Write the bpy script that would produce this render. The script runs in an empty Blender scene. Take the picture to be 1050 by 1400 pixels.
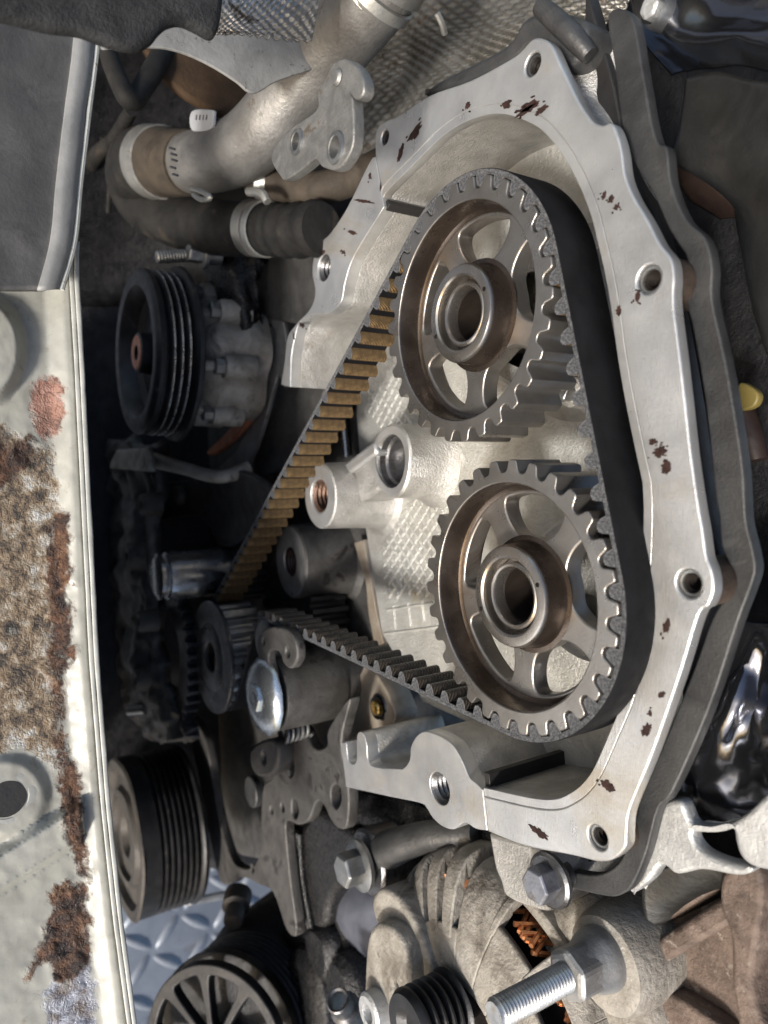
import bpy, bmesh, math, random
from mathutils import Vector, Matrix, noise
from mathutils.geometry import tessellate_polygon
random.seed(7)
sc = bpy.context.scene
COL = sc.collection
S = 0.00075                      # one drawing unit is 0.75 mm
PI = math.pi
# ------------------------------------------------------------------ camera
CAMX = (0.0406, 0.8391, 0.5425)      # the picture's right
CAMD = (0.9991, -0.0392, -0.0142)    # the picture's down
CAMF = (0.0094, 0.5426, -0.8399)     # looking direction
FPX, CX, CY = 1014.37, 525.0, 700.0
CAMP = Vector((90.9, -227.9, 279.4))
_f = Vector(CAMF).normalized(); _r = (Vector(CAMX) - _f*Vector(CAMX).dot(_f)).normalized(); _d = _f.cross(_r)
cam_d = bpy.data.cameras.new('camera'); cam = bpy.data.objects.new('camera', cam_d); COL.objects.link(cam)
m = Matrix((_r, -_d, -_f)).transposed().to_4x4(); m.translation = CAMP*S
cam.matrix_world = m
cam_d.sensor_fit = 'HORIZONTAL'; cam_d.sensor_width = 36.0; cam_d.lens = 36.0*FPX/1050.0
cam_d.clip_start = 0.01; cam_d.clip_end = 50
cam_d.dof.use_dof = True; cam_d.dof.focus_distance = 0.285; cam_d.dof.aperture_fstop = 15.0
sc.camera = cam
# ------------------------------------------------------------------ light
w = bpy.data.worlds.new('World'); sc.world = w; w.use_nodes = True
nt = w.node_tree; bg = nt.nodes['Background']
sky = nt.nodes.new('ShaderNodeTexSky'); sky.sky_type = 'NISHITA'; sky.sun_disc = False
SUN = Vector((0.42, -0.76, 0.47)).normalized()
el = math.asin(SUN.z); az = math.atan2(SUN.x, SUN.y)
sky.sun_elevation = el; sky.sun_rotation = az; sky.dust_density = 2.5; sky.ozone_density = 1.0; sky.air_density = 1.0
nt.links.new(sky.outputs[0], bg.inputs[0]); bg.inputs[1].default_value = 0.115
sl = bpy.data.lights.new('sun', 'SUN'); sl.energy = 3.0; sl.angle = math.radians(8.0); sl.color = (1.0, 0.965, 0.91)
so = bpy.data.objects.new('sun', sl); COL.objects.link(so)
so.rotation_euler = SUN.to_track_quat('Z', 'Y').to_euler(); so.location = SUN*2
vs = sc.view_settings; vs.view_transform = 'Standard'; vs.look = 'None'; vs.exposure = 0.86; vs.gamma = 1.0; vs.use_curve_mapping = False
sc.cycles.use_denoising = True; sc.cycles.max_bounces = 7; sc.cycles.caustics_reflective = False; sc.cycles.caustics_refractive = False
sc.cycles.sample_clamp_indirect = 6.0
# ------------------------------------------------------------------ photograph point -> place (on a plane of the engine)
def ray(px, py):
    return _r*((px-CX)/FPX) + _d*((py-CY)/FPX) + _f
def at(px, py, Y=None, Z=None, X=None):
    d = ray(px, py)
    if Y is not None: t = (Y-CAMP.y)/d.y
    elif Z is not None: t = (Z-CAMP.z)/d.z
    else: t = (X-CAMP.x)/d.x
    return CAMP + d*t
def mpp(p): return (Vector(p)-CAMP).dot(_f)/FPX          # units per picture pixel at a point
# ------------------------------------------------------------------ materials
MATS = {}
def mat(name, c1, c2=None, metal=0.0, rough=(0.4, 0.6), scale=120, bump=0.0, bscale=None, spots=(), scratch=0.0, coat=0.0, weave=0.0, contrast=(0.35, 0.65), spec=0.5):
    if name in MATS: return MATS[name]
    M = bpy.data.materials.new(name); M.use_nodes = True; t = M.node_tree; N = t.nodes; L = t.links
    b = N['Principled BSDF']; c2 = c2 or c1
    tc = N.new('ShaderNodeTexCoord')
    def noise_(sc_, det=5, rgh=0.6, vec=None, dist=0.0):
        n = N.new('ShaderNodeTexNoise'); n.inputs['Scale'].default_value = sc_; n.inputs['Detail'].default_value = det
        n.inputs['Roughness'].default_value = rgh; n.inputs['Distortion'].default_value = dist
        L.new(vec or tc.outputs['Object'], n.inputs['Vector']); return n.outputs['Fac']
    def ramp(fac, a, b_, lo, hi):
        r = N.new('ShaderNodeValToRGB'); r.color_ramp.elements[0].position = lo; r.color_ramp.elements[1].position = hi
        r.color_ramp.elements[0].color = (*a, 1); r.color_ramp.elements[1].color = (*b_, 1); L.new(fac, r.inputs[0]); return r.outputs[0]
    def mix(fac, a, b_):
        x = N.new('ShaderNodeMix'); x.data_type = 'RGBA'; L.new(fac, x.inputs['Factor'])
        for s, v in ((x.inputs['A'], a), (x.inputs['B'], b_)):
            if isinstance(v, tuple): s.default_value = (*v, 1)
            else: L.new(v, s)
        return x.outputs['Result']
    col = ramp(noise_(scale, 6, 0.62, dist=0.4), c1, c2, *contrast)
    g = lambda v: (v, v, v)
    rg = ramp(noise_(scale*2.3, 4), g(rough[0]), g(rough[1]), 0.3, 0.7)
    mt = None
    for sp_ in spots:
        sc_col, s_scale, thr, s_rough, s_metal = sp_[:5]; soft = sp_[5] if len(sp_) > 5 else .06
        f = ramp(noise_(s_scale, 7, 0.68, dist=0.6), g(0), g(1), thr, min(1, thr+soft))
        col = mix(f, col, sc_col); rg = mix(f, rg, g(s_rough))
        mt = mix(f, mt if mt else g(metal), g(s_metal))
    L.new(col, b.inputs['Base Color']); L.new(rg, b.inputs['Roughness'])
    if mt: L.new(mt, b.inputs['Metallic'])
    else: b.inputs['Metallic'].default_value = metal
    if coat: b.inputs['Coat Weight'].default_value = coat; b.inputs['Coat Roughness'].default_value = 0.15
    b.inputs['Specular IOR Level'].default_value = spec
    hts = []
    if bump: hts.append((noise_(bscale or scale*4, 5, 0.65), bump))
    if scratch:
        mp = N.new('ShaderNodeMapping'); L.new(tc.outputs['Object'], mp.inputs['Vector']); mp.inputs['Scale'].default_value = (1.0, 6.0, 14.0)
        mp.inputs['Rotation'].default_value = (0, 0.5, 0)
        hts.append((noise_(260, 3, 0.6, mp.outputs[0]), scratch))
    if weave:
        wv = N.new('ShaderNodeTexWave'); wv.bands_direction = 'DIAGONAL'; wv.inputs['Scale'].default_value = 420; wv.inputs['Distortion'].default_value = 1.5
        L.new(tc.outputs['Object'], wv.inputs['Vector']); hts.append((wv.outputs['Fac'], weave))
    prev = None
    for h, st in hts:
        bn = N.new('ShaderNodeBump'); bn.inputs['Strength'].default_value = st; bn.inputs['Distance'].default_value = 0.001
        L.new(h, bn.inputs['Height'])
        if prev: L.new(prev, bn.inputs['Normal'])
        prev = bn.outputs[0]
    if prev: L.new(prev, b.inputs['Normal'])
    MATS[name] = M; return M

M_MACH = mat('machined aluminium', (.45,.45,.45), (.61,.61,.605), .75, (.25,.42), 38, .10, 900, [((.34,.285,.20), 16, .54, .36, .5, .22), ((.50,.495,.48), 9, .52, .5, .7, .2), ((.20,.18,.155), 150, .70, .45, .4)], .22)
M_CAST = mat('cast aluminium', (.34,.33,.31), (.52,.505,.48), .65, (.30,.5), 70, .7, 900, [((.27,.205,.12), 30, .58, .38, .4, .2), ((.10,.085,.065), 120, .70, .5, .3)])
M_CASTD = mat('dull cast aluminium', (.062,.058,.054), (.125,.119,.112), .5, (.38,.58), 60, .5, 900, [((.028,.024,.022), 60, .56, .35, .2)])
M_KNURL = mat('bead blasted casting', (.41,.40,.37), (.57,.56,.525), .55, (.28,.48), 60, 1.0, 620, [((.42,.33,.17), 36, .60, .4, .3, .2), ((.16,.14,.11), 170, .70, .5, .3)])
M_SINTER = mat('sintered steel', (.27,.25,.228), (.37,.35,.325), .9, (.25,.37), 50, .14, 1500, [((.11,.062,.042), 24, .58, .28, .8, .14), ((.06,.04,.03), 160, .70, .4, .5)])
M_HUB = mat('turned steel hub', (.30,.27,.24), (.41,.38,.345), .92, (.2,.32), 40, .06, 1200, [((.12,.06,.04), 34, .58, .26, .8, .12)])
M_BORE = mat('oily dark bore', (.006,.005,.005), (.018,.013,.010), .05, (.55,.8), 90, .1, spec=.12)
M_OIL = mat('burnt oil residue', (.014,.008,.007), (.042,.020,.017), .0, (.4,.65), 400, .6, 1200, spec=.2)
M_RUBBER = mat('black rubber belt', (.0045,.0045,.005), (.009,.009,.010), 0, (.6,.8), 90, .10, 1200, [((.03,.03,.031), 60, .70, .8, 0, .15)], spec=.12)
M_BEDGE = mat('cut belt edge', (.025,.026,.029), (.125,.127,.133), 0, (.65,.85), 1900, .5, 2500, contrast=(.40,.62), spec=.25)
M_FAB = mat('brown belt tooth fabric', (.080,.049,.021), (.180,.116,.050), 0, (.6,.8), 300, .5, 1600, [((.026,.019,.014), 140, .56, .5, 0)], weave=.6, spec=.3)
M_STEEL = mat('plain steel', (.20,.20,.20), (.33,.33,.32), .85, (.28,.45), 90, .15, 900, [((.10,.07,.05), 80, .62, .5, .4)])
M_STEELD = mat('dark oily steel', (.075,.073,.075), (.15,.147,.148), .75, (.24,.45), 90, .2, 900, [((.03,.026,.024), 60, .58, .4, .4)])
M_ZINC = mat('bright zinc', (.60,.63,.64), (.75,.77,.77), .9, (.16,.3), 120, .15, 600, [((.38,.37,.22), 90, .66, .35, .7)])
M_CHROME = mat('polished shaft', (.30,.30,.30), (.42,.42,.42), .95, (.18,.3), 60, .05)
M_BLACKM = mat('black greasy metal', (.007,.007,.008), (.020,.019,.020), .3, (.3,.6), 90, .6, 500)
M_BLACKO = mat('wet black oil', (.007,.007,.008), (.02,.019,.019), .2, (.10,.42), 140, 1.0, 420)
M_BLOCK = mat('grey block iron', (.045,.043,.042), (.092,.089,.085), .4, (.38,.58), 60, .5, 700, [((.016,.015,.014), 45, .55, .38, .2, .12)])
M_EDGE = mat('brownish block edge', (.25,.20,.15), (.36,.31,.25), .4, (.4,.6), 80, .3, 700)
M_HOSE = mat('rubber hose', (.007,.0068,.0065), (.019,.0175,.016), 0, (.6,.85), 60, .3, 500, [((.035,.028,.021), 50, .60, .85, 0)], spec=.22)
M_HOSEB = mat('brown dusty rubber hose', (.027,.021,.016), (.066,.053,.040), 0, (.65,.85), 50, .35, 500, [((.10,.09,.075), 70, .66, .9, 0)], spec=.2)
M_PIPE = mat('dull aluminium pipe', (.135,.128,.118), (.225,.216,.202), .55, (.4,.58), 45, .4, 500, [((.34,.33,.315), 150, .66, .45, .5), ((.085,.068,.052), 40, .58, .65, .2), ((.045,.036,.028), 90, .66, .7, .1)])
M_BRKT = mat('galvanised bracket', (.165,.162,.154), (.265,.26,.25), .65, (.4,.56), 100, .4, 500, [((.09,.075,.06), 60, .58, .6, .3)])
M_CLAMP = mat('clamp band steel', (.25,.24,.22), (.37,.36,.33), .75, (.33,.5), 80, .2, 400, [((.13,.10,.075), 70, .62, .6, .3)])
M_PAPER = mat('white tag', (.33,.34,.355), (.40,.41,.42), 0, (.5,.6), 80)
M_INK = mat('tag print', (.03,.03,.035), None, 0, (.5,.6))
M_FELT = mat('dark felt liner', (.016,.016,.017), (.040,.040,.040), 0, (.8,.95), 140, .9, 900, [((.12,.118,.115), 500, .70, .9, 0)], spec=.2)
M_LINER = mat('dark grey inner panel', (.038,.037,.036), (.060,.059,.057), .05, (.5,.7), 40, .3, 400, [((.026,.025,.024), 45, .54, .55, 0, .2), ((.15,.146,.14), 500, .73, .8, 0)])
M_FOIL = mat('dimpled foil shield', (.15,.14,.12), (.27,.255,.23), .8, (.36,.55), 60, .2, 700, [((.07,.055,.04), 60, .58, .6, .3)])
M_ALUSH = mat('spotted white sheet', (.19,.185,.175), (.29,.285,.27), .2, (.5,.7), 60, .3, 500, [((.075,.062,.05), 240, .60, .7, .1)])
M_BROWN = mat('brown felt pad', (.030,.018,.010), (.070,.042,.023), 0, (.7,.9), 45, .4, 500, spec=.2)
M_PAINT = mat('old cream paint', (.255,.252,.232), (.345,.342,.315), 0, (.3,.5), 30, .15, 300, [((.17,.15,.12), 60, .66, .6, 0), ((.07,.055,.04), 380, .74, .7, 0)], coat=.2)
M_SEAM = mat('pale seam paint', (.33,.33,.30), (.44,.437,.40), 0, (.35,.5), 60, .15, 400, [((.15,.095,.05), 120, .63, .7, 0), ((.04,.045,.04), 300, .71, .6, 0)])
M_RUST = mat('flaking rust', (.028,.013,.008), (.095,.044,.022), .1, (.3,.8), 130, 1.0, 420, [((.012,.009,.008), 90, .52, .22, .2), ((.20,.11,.055), 180, .66, .7, 0)])
M_DIRT = mat('rusty gritty dirt', (.11,.085,.05), (.33,.28,.20), .05, (.3,.8), 110, 1.0, 420, [((.035,.026,.02), 95, .53, .35, .1), ((.34,.22,.09), 60, .62, .7, 0), ((.48,.46,.41), 380, .66, .45, 0)])
M_SALMON = mat('bare pink primer', (.24,.115,.08), (.36,.20,.15), 0, (.5,.7), 110, .5, 400, [((.09,.05,.04), 110, .58, .6, 0), ((.35,.32,.27), 130, .68, .5, 0)])
M_SOLV = mat('wet blistered coating', (.30,.31,.36), (.46,.47,.52), .2, (.08,.3), 120, 1.0, 260, [((.16,.10,.06), 110, .62, .3, 0)])
M_PULL = mat('worn pulley', (.014,.014,.015), (.034,.033,.034), .45, (.32,.5), 60, .2, 700, [((.075,.064,.054), 70, .63, .65, .1)], spec=.35)
M_PULLR = mat('bright groove crest', (.48,.475,.47), (.60,.60,.59), .9, (.2,.35), 80, .05)
M_PULLB = mat('dirty brown pulley face', (.028,.024,.021), (.065,.057,.048), .3, (.5,.7), 50, .3, 600)
M_PUMP = mat('grimy pump casting', (.19,.165,.13), (.40,.37,.32), .3, (.45,.7), 55, .6, 500, [((.05,.043,.035), 50, .56, .5, .1, .12)])
M_SILIC = mat('orange sealant', (.42,.15,.08), (.55,.24,.14), 0, (.4,.6), 120, .5, 500)
M_ALT = mat('oxidised alternator casting', (.165,.147,.122), (.33,.305,.268), .2, (.5,.75), 70, .9, 420, [((.05,.038,.028), 40, .52, .75, .1, .16), ((.44,.415,.38), 300, .63, .6, .2), ((.03,.022,.017), 140, .64, .7, .05, .08)])
M_ALTB = mat('rusty brown bracket casting', (.062,.042,.032), (.155,.112,.088), .1, (.55,.8), 80, 1.0, 420, [((.24,.20,.17), 220, .58, .7, .1, .1), ((.025,.017,.014), 45, .55, .7, 0, .14)])
M_COPPER = mat('copper winding', (.50,.20,.09), (.66,.32,.16), .9, (.25,.4), 120, .1)
M_COVER = mat('grey cover casting', (.030,.030,.031), (.058,.058,.058), .4, (.42,.58), 60, .3, 900, [((.10,.098,.095), 45, .62, .5, .4, .15)])
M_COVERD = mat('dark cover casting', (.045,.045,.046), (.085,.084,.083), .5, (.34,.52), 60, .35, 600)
M_SHINY = mat('polished shield', (.33,.33,.35), (.42,.42,.43), 1.0, (.07,.16), 25, .10, 60)
M_MATTAL = mat('brushed cover sheet', (.06,.059,.058), (.12,.118,.113), .85, (.26,.42), 30, .25, 300, [((.035,.03,.027), 25, .54, .4, .5, .2)])
M_WHITEAL = mat('bright bracket aluminium', (.36,.36,.355), (.50,.50,.49), .5, (.28,.45), 90, .6, 500, [((.17,.145,.115), 50, .58, .5, .3, .15)])
M_TREAD = mat('blue grey tread plate', (.15,.165,.19), (.25,.27,.30), .4, (.32,.52), 12, .2, 120, [((.10,.10,.105), 14, .60, .6, .2, .1)])
M_BRASS = mat('brass insert', (.50,.33,.10), (.60,.42,.16), .9, (.22,.35), 100, .05)
M_YEL = mat('yellow plastic', (.16,.12,.03), None, 0, (.5,.6))
M_BLUEM = mat('bluish worn bolt', (.16,.165,.19), (.27,.275,.30), .7, (.3,.48), 90, .3, 600, [((.12,.10,.07), 60, .56, .5, .4, .12)])
M_GASKET = mat('black gasket', (.012,.011,.011), None, 0, (.5,.7), 90, .2)
M_REDD = mat('red brown plastic', (.018,.011,.009), (.036,.021,.015), .1, (.35,.55), 60, .2, 300, spec=.4)

M_LEDGE = mat('grey rolled panel edge', (.15,.15,.145), (.23,.228,.22), 0, (.4,.55), 50, .2, 300, [((.08,.07,.06), 70, .64, .6, 0), ((.35,.345,.33), 200, .70, .6, 0)])
M_DARKFAB = mat('dark glossy belt tooth fabric', (.022,.017,.013), (.055,.040,.028), 0, (.22,.45), 260, .5, 1600, [((.12,.065,.025), 90, .66, .5, 0, .1)], weave=.5, spec=.5)  # darker and glossier than the other tooth fabric
M_FACE = mat('worn grey boss face', (.22,.215,.21), (.34,.335,.325), .6, (.35,.5), 90, .3, 700, [((.10,.06,.05), 80, .64, .5, .3)])
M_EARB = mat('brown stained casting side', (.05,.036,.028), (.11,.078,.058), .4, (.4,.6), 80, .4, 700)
M_OILSHADE = mat('oil brown and shaded turned steel', (.088,.067,.055), (.17,.138,.115), .9, (.2,.34), 40, .08, 1200, [((.05,.028,.02), 50, .58, .25, .7, .14)])  # brown oil film, with the recess shade darkened into the colour
M_GLOSSD = mat('dark blue polished shield', (.10,.105,.125), (.17,.175,.195), .95, (.10,.22), 18, .06, 200, [((.16,.085,.05), 22, .66, .3, .6)])
M_INSERT = mat('brown thread insert', (.07,.038,.026), (.17,.10,.07), .6, (.3,.5), 160, .3)
M_FOILB = mat('bright woven foil', (.34,.32,.29), (.50,.48,.45), .85, (.3,.5), 60, .2, 700, [((.10,.08,.06), 70, .56, .6, .3)])
def panel_material():
    """old paint with dirt, rust, bare primer and blistered coating where the panel carries them (mesh attributes)"""
    M = bpy.data.materials.new('weathered wing panel'); M.use_nodes = True; t = M.node_tree; N = t.nodes; L = t.links; b = N['Principled BSDF']
    tc = N.new('ShaderNodeTexCoord')
    def ns(sc_, det=6, rg=.65, dist=.4):
        n = N.new('ShaderNodeTexNoise'); n.inputs['Scale'].default_value = sc_; n.inputs['Detail'].default_value = det; n.inputs['Roughness'].default_value = rg; n.inputs['Distortion'].default_value = dist
        L.new(tc.outputs['Object'], n.inputs['Vector']); return n.outputs['Fac']
    def ramp(fac, cols):
        r = N.new('ShaderNodeValToRGB'); e = r.color_ramp.elements
        while len(e) < len(cols): e.new(.5)
        for q, (p, c) in zip(e, cols): q.position = p; q.color = (*c, 1)
        L.new(fac, r.inputs[0]); return r.outputs[0]
    def math_(op, a, b_):
        m_ = N.new('ShaderNodeMath'); m_.operation = op
        for i, v in enumerate((a, b_)):
            if isinstance(v, (int, float)): m_.inputs[i].default_value = v
            else: L.new(v, m_.inputs[i])
        return m_.outputs[0]
    def mix(f, a, b_):
        x = N.new('ShaderNodeMix'); x.data_type = 'RGBA'; L.new(f, x.inputs['Factor']); L.new(a, x.inputs['A']); L.new(b_, x.inputs['B']); return x.outputs['Result']
    g = lambda v: (v, v, v)
    col = ramp(ns(40), [(.32, (.235,.228,.196)), (.55, (.31,.302,.262)), (.72, (.365,.357,.312))])
    col = mix(ramp(ns(150), [(.60, g(0)), (.72, g(.75))]), col, ramp(ns(60), [(.3, (.15,.125,.09)), (.7, (.24,.215,.17))]))
    rgh = ramp(ns(80), [(.3, g(.3)), (.7, g(.5))]); hgt = ramp(ns(300), [(0, g(.45)), (1, g(.55))])
    layers = [('dirt', [(.30, (.020,.015,.012)), (.41, (.075,.056,.042)), (.49, (.20,.140,.085)), (.56, (.30,.245,.18)), (.66, (.48,.46,.425))], 135, (.3, .85), 620),
              ('prim', [(.32, (.10,.055,.042)), (.5, (.28,.145,.105)), (.7, (.40,.24,.19))], 120, (.5, .7), 420),
              ('solv', [(.34, (.14,.10,.075)), (.5, (.26,.265,.30)), (.7, (.45,.46,.50))], 150, (.08, .3), 260),
              ('rust', [(.30, (.010,.007,.006)), (.45, (.036,.016,.009)), (.58, (.095,.042,.020)), (.74, (.22,.125,.065))], 170, (.25, .8), 480)]
    for nm, cols, sc_, rr, bs in layers:
        at_ = N.new('ShaderNodeAttribute'); at_.attribute_name = nm
        f = math_('ADD', at_.outputs['Fac'], math_('MULTIPLY', math_('SUBTRACT', ns(150, 8, .72), .5), 2.2))
        f = ramp(f, [(.34, g(0)), (.78, g(1))])
        f = mix(ramp(at_.outputs['Fac'], [(.02, g(0)), (.12, g(1))]), ramp(at_.outputs['Fac'], [(0, g(0)), (1, g(0))]), f)
        col = mix(f, col, ramp(ns(sc_), cols)); rgh = mix(f, rgh, ramp(ns(sc_*2), [(.35, g(rr[0])), (.65, g(rr[1]))])); hgt = mix(f, hgt, ramp(ns(bs), [(.25, g(0)), (.75, g(1))]))
    bn = N.new('ShaderNodeBump'); bn.inputs['Strength'].default_value = .9; bn.inputs['Distance'].default_value = .0012
    L.new(hgt, bn.inputs['Height']); L.new(bn.outputs[0], b.inputs['Normal']); L.new(col, b.inputs['Base Color']); L.new(rgh, b.inputs['Roughness'])
    return M
M_PANEL = panel_material()
# ------------------------------------------------------------------ object helpers
def thing(name, label, cat, loc, group=None):
    o = bpy.data.objects.new(name, None); COL.objects.link(o); o.empty_display_size = .01
    o.location = Vector(loc)*S; o['label'] = label; o['category'] = cat
    if group: o['group'] = group
    o['_o'] = tuple(loc); return o
def root_of(o):
    while o.parent: o = o.parent
    return o
def finish(me, name, m_, parent, smooth=35, bevel=0, subsurf=0, solid=0, label=None):
    me.materials.append(m_)
    if smooth:
        me.polygons.foreach_set('use_smooth', [True]*len(me.polygons)); me.set_sharp_from_angle(angle=math.radians(smooth))
    o = bpy.data.objects.new(name, me); COL.objects.link(o)
    if parent: o.parent = parent
    if solid:
        s = o.modifiers.new('solid', 'SOLIDIFY'); s.thickness = solid*S; s.offset = -1
    if subsurf:
        s = o.modifiers.new('sub', 'SUBSURF'); s.levels = s.render_levels = subsurf
    if bevel:
        s = o.modifiers.new('bev', 'BEVEL'); s.width = bevel*S; s.segments = 2; s.limit_method = 'ANGLE'; s.angle_limit = math.radians(38)
    if label: o['label'] = label
    return o
def origin(parent):
    return Vector(root_of(parent)['_o']) if parent else Vector((0,0,0))
class G:
    """collects faces in drawing units (world frame)"""
    def __init__(s): s.v = []; s.f = []
    def add(s, vs, fs):
        n = len(s.v); s.v += [Vector(v) for v in vs]; s.f += [[i+n for i in f] for f in fs]; return s
    def obj(s, name, m_, parent=None, **k):
        o0 = origin(parent); me = bpy.data.meshes.new(name)
        me.from_pydata([tuple((v-o0)*S) for v in s.v], [], s.f); me.validate(); me.update()
        return finish(me, name, m_, parent, **k)
    def lathe(s, c, prof, seg=48, ax=(0,1,0), wob=None, close=False):
        """prof: list of (radius, distance along ax)"""
        ax = Vector(ax).normalized(); u = ax.orthogonal().normalized(); v = ax.cross(u); c = Vector(c); n = len(prof)
        vs = []
        for i in range(seg):
            a = 2*PI*i/seg; d = u*math.cos(a)+v*math.sin(a)
            for r, y in prof:
                k = 1.0 + (wob(a, y) if wob else 0); vs.append(c+ax*y+d*r*k)
        fs = []
        for i in range(seg):
            j = (i+1) % seg
            for q in range(n-1): fs.append([i*n+q, i*n+q+1, j*n+q+1, j*n+q])
            if close: fs.append([i*n+n-1, i*n, j*n, j*n+n-1])
        return s.add(vs, fs)
    def tube(s, pts, rad, seg=14, caps=True, n=8, flat=1.0):
        P = catmull(pts, n) if n > 1 else [Vector(p) for p in pts]
        R = rad if isinstance(rad, (list, tuple)) else [rad]*len(pts)
        m_ = len(P); vs = []; up = None
        for i, p in enumerate(P):
            t = (P[min(i+1, m_-1)]-P[max(i-1, 0)]).normalized()
            up = t.orthogonal().normalized() if up is None else (up-t*up.dot(t)).normalized()
            b = t.cross(up); q = i/(m_-1)*(len(R)-1); k = min(int(q), len(R)-2) if len(R) > 1 else 0
            r = R[k]+(R[k+1]-R[k])*(q-k) if len(R) > 1 else R[0]
            for j in range(seg):
                a = 2*PI*j/seg; vs.append(p+up*(r*math.cos(a))+b*(r*flat*math.sin(a)))
        fs = [[i*seg+j, i*seg+(j+1) % seg, (i+1)*seg+(j+1) % seg, (i+1)*seg+j] for i in range(m_-1) for j in range(seg)]
        if caps: fs += [list(range(seg))[::-1], [(m_-1)*seg+j for j in range(seg)]]
        return s.add(vs, fs)
    def box(s, c, ex, ey, ez):
        c, ex, ey, ez = map(Vector, (c, ex, ey, ez))
        vs = [c+ex*a+ey*b+ez*d for a in (-1,1) for b in (-1,1) for d in (-1,1)]
        return s.add(vs, [[0,1,3,2],[4,6,7,5],[0,4,5,1],[2,3,7,6],[0,2,6,4],[1,5,7,3]])
    def hexa(s, c, r, y0, y1, ax=(0,1,0), rot=.3):
        ax = Vector(ax).normalized(); u = ax.orthogonal().normalized(); v = ax.cross(u); c = Vector(c)
        ring = lambda y, k: [c+ax*y+(u*math.cos(rot+i*PI/3)+v*math.sin(rot+i*PI/3))*r*k for i in range(6)]
        vs = ring(y1, 1)+ring(y0+(y1-y0)*.12, 1)+ring(y0, .9)
        fs = [[i, (i+1) % 6, 6+(i+1) % 6, 6+i] for i in range(6)]+[[6+i, 6+(i+1) % 6, 12+(i+1) % 6, 12+i] for i in range(6)]+[[12+i for i in range(6)], [5-i for i in range(6)]]
        return s.add(vs, fs)
def catmull(pts, n=8, closed=False):
    """points may carry a corner flag as a fourth value for 3-D or third for 2-D via tuple len"""
    P = [Vector(p) for p in pts]; m_ = len(P); out = []
    rng = range(m_ if closed else m_-1)
    for i in rng:
        g = (lambda k: P[k % m_]) if closed else (lambda k: P[max(0, min(m_-1, k))])
        a, b, c, d = g(i-1), g(i), g(i+1), g(i+2)
        for j in range(n):
            t = j/n
            out.append(.5*((2*b)+(c-a)*t+(2*a-5*b+4*c-d)*t*t+(3*b-a-3*c+d)*t**3))
    if not closed: out.append(P[-1].copy())
    return out
def smooth2(pts, n=6):
    """closed 2-D outline through pixel points; (x, y, 1) marks a sharp corner"""
    m_ = len(pts); out = []
    cs = [len(p) > 2 for p in pts]; P = [Vector((p[0], p[1])) for p in pts]
    for i in range(m_):
        b, c = P[i], P[(i+1) % m_]
        a = b*2-c if cs[i] else P[i-1]
        d = c*2-b if cs[(i+1) % m_] else P[(i+2) % m_]
        for j in range(n):
            t = j/n
            out.append(.5*((2*b)+(c-a)*t+(2*a-5*b+4*c-d)*t*t+(3*b-a-3*c+d)*t**3))
    return out
def px2(pts, Y, n=5):
    """pixel outline -> (X, Z) outline on plane Y"""
    return [Vector((w_.x, w_.z)) for w_ in (at(p.x, p.y, Y) for p in smooth2(pts, n))]
def circ(c, r, n=28, k=1.0):
    return [Vector((c[0]+r*math.cos(2*PI*i/n), c[1]+r*k*math.sin(2*PI*i/n))) for i in range(n)]
def rounded(pts, r, n=5):
    out = []; m_ = len(pts); P = [Vector(p) for p in pts]
    for i in range(m_):
        a, b, c = P[i-1], P[i], P[(i+1) % m_]
        l1 = min(r, (a-b).length*.48); l2 = min(r, (c-b).length*.48)
        p, q = b+(a-b).normalized()*l1, b+(c-b).normalized()*l2
        for j in range(n+1):
            t = j/n; out.append(p*(1-t)**2+b*2*t*(1-t)+q*t*t)
    return out
def plate(name, m_, parent, outline, y0, y1, holes=(), bevel=.6, res=2, smooth=40, frame=None, **k):
    """2-D outline (X, Z) extruded from Y=y0 (front) to y1 with rounded edges; frame=(o, u, v) for any other plane"""
    cu = bpy.data.curves.new('c', 'CURVE'); cu.dimensions = '2D'; cu.fill_mode = 'BOTH'
    for pl in (outline, *holes):
        sp = cu.splines.new('POLY'); sp.points.add(len(pl)-1); sp.use_cyclic_u = True
        for q, p in zip(sp.points, pl): q.co = (p[0], p[1], 0, 1)
    th = abs(y1-y0); bv = min(bevel, th*.45)
    cu.extrude = th/2-bv; cu.bevel_depth = bv; cu.bevel_resolution = res; cu.offset = -bv
    ob = bpy.data.objects.new('c', cu); me = bpy.data.meshes.new_from_object(ob)
    bpy.data.objects.remove(ob); bpy.data.curves.remove(cu)
    o0 = origin(parent); mid = (y0+y1)/2
    if frame:
        o_, u, v = map(Vector, frame); nn = u.cross(v).normalized()
        for vt in me.vertices: vt.co = (o_+u*vt.co.x+v*vt.co.y+nn*(mid+vt.co.z)-o0)*S
    else:
        for vt in me.vertices: vt.co = (Vector((vt.co.x, mid-vt.co.z, vt.co.y))-o0)*S
    me.name = name
    return finish(me, name, m_, parent, smooth=smooth, **k)
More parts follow.
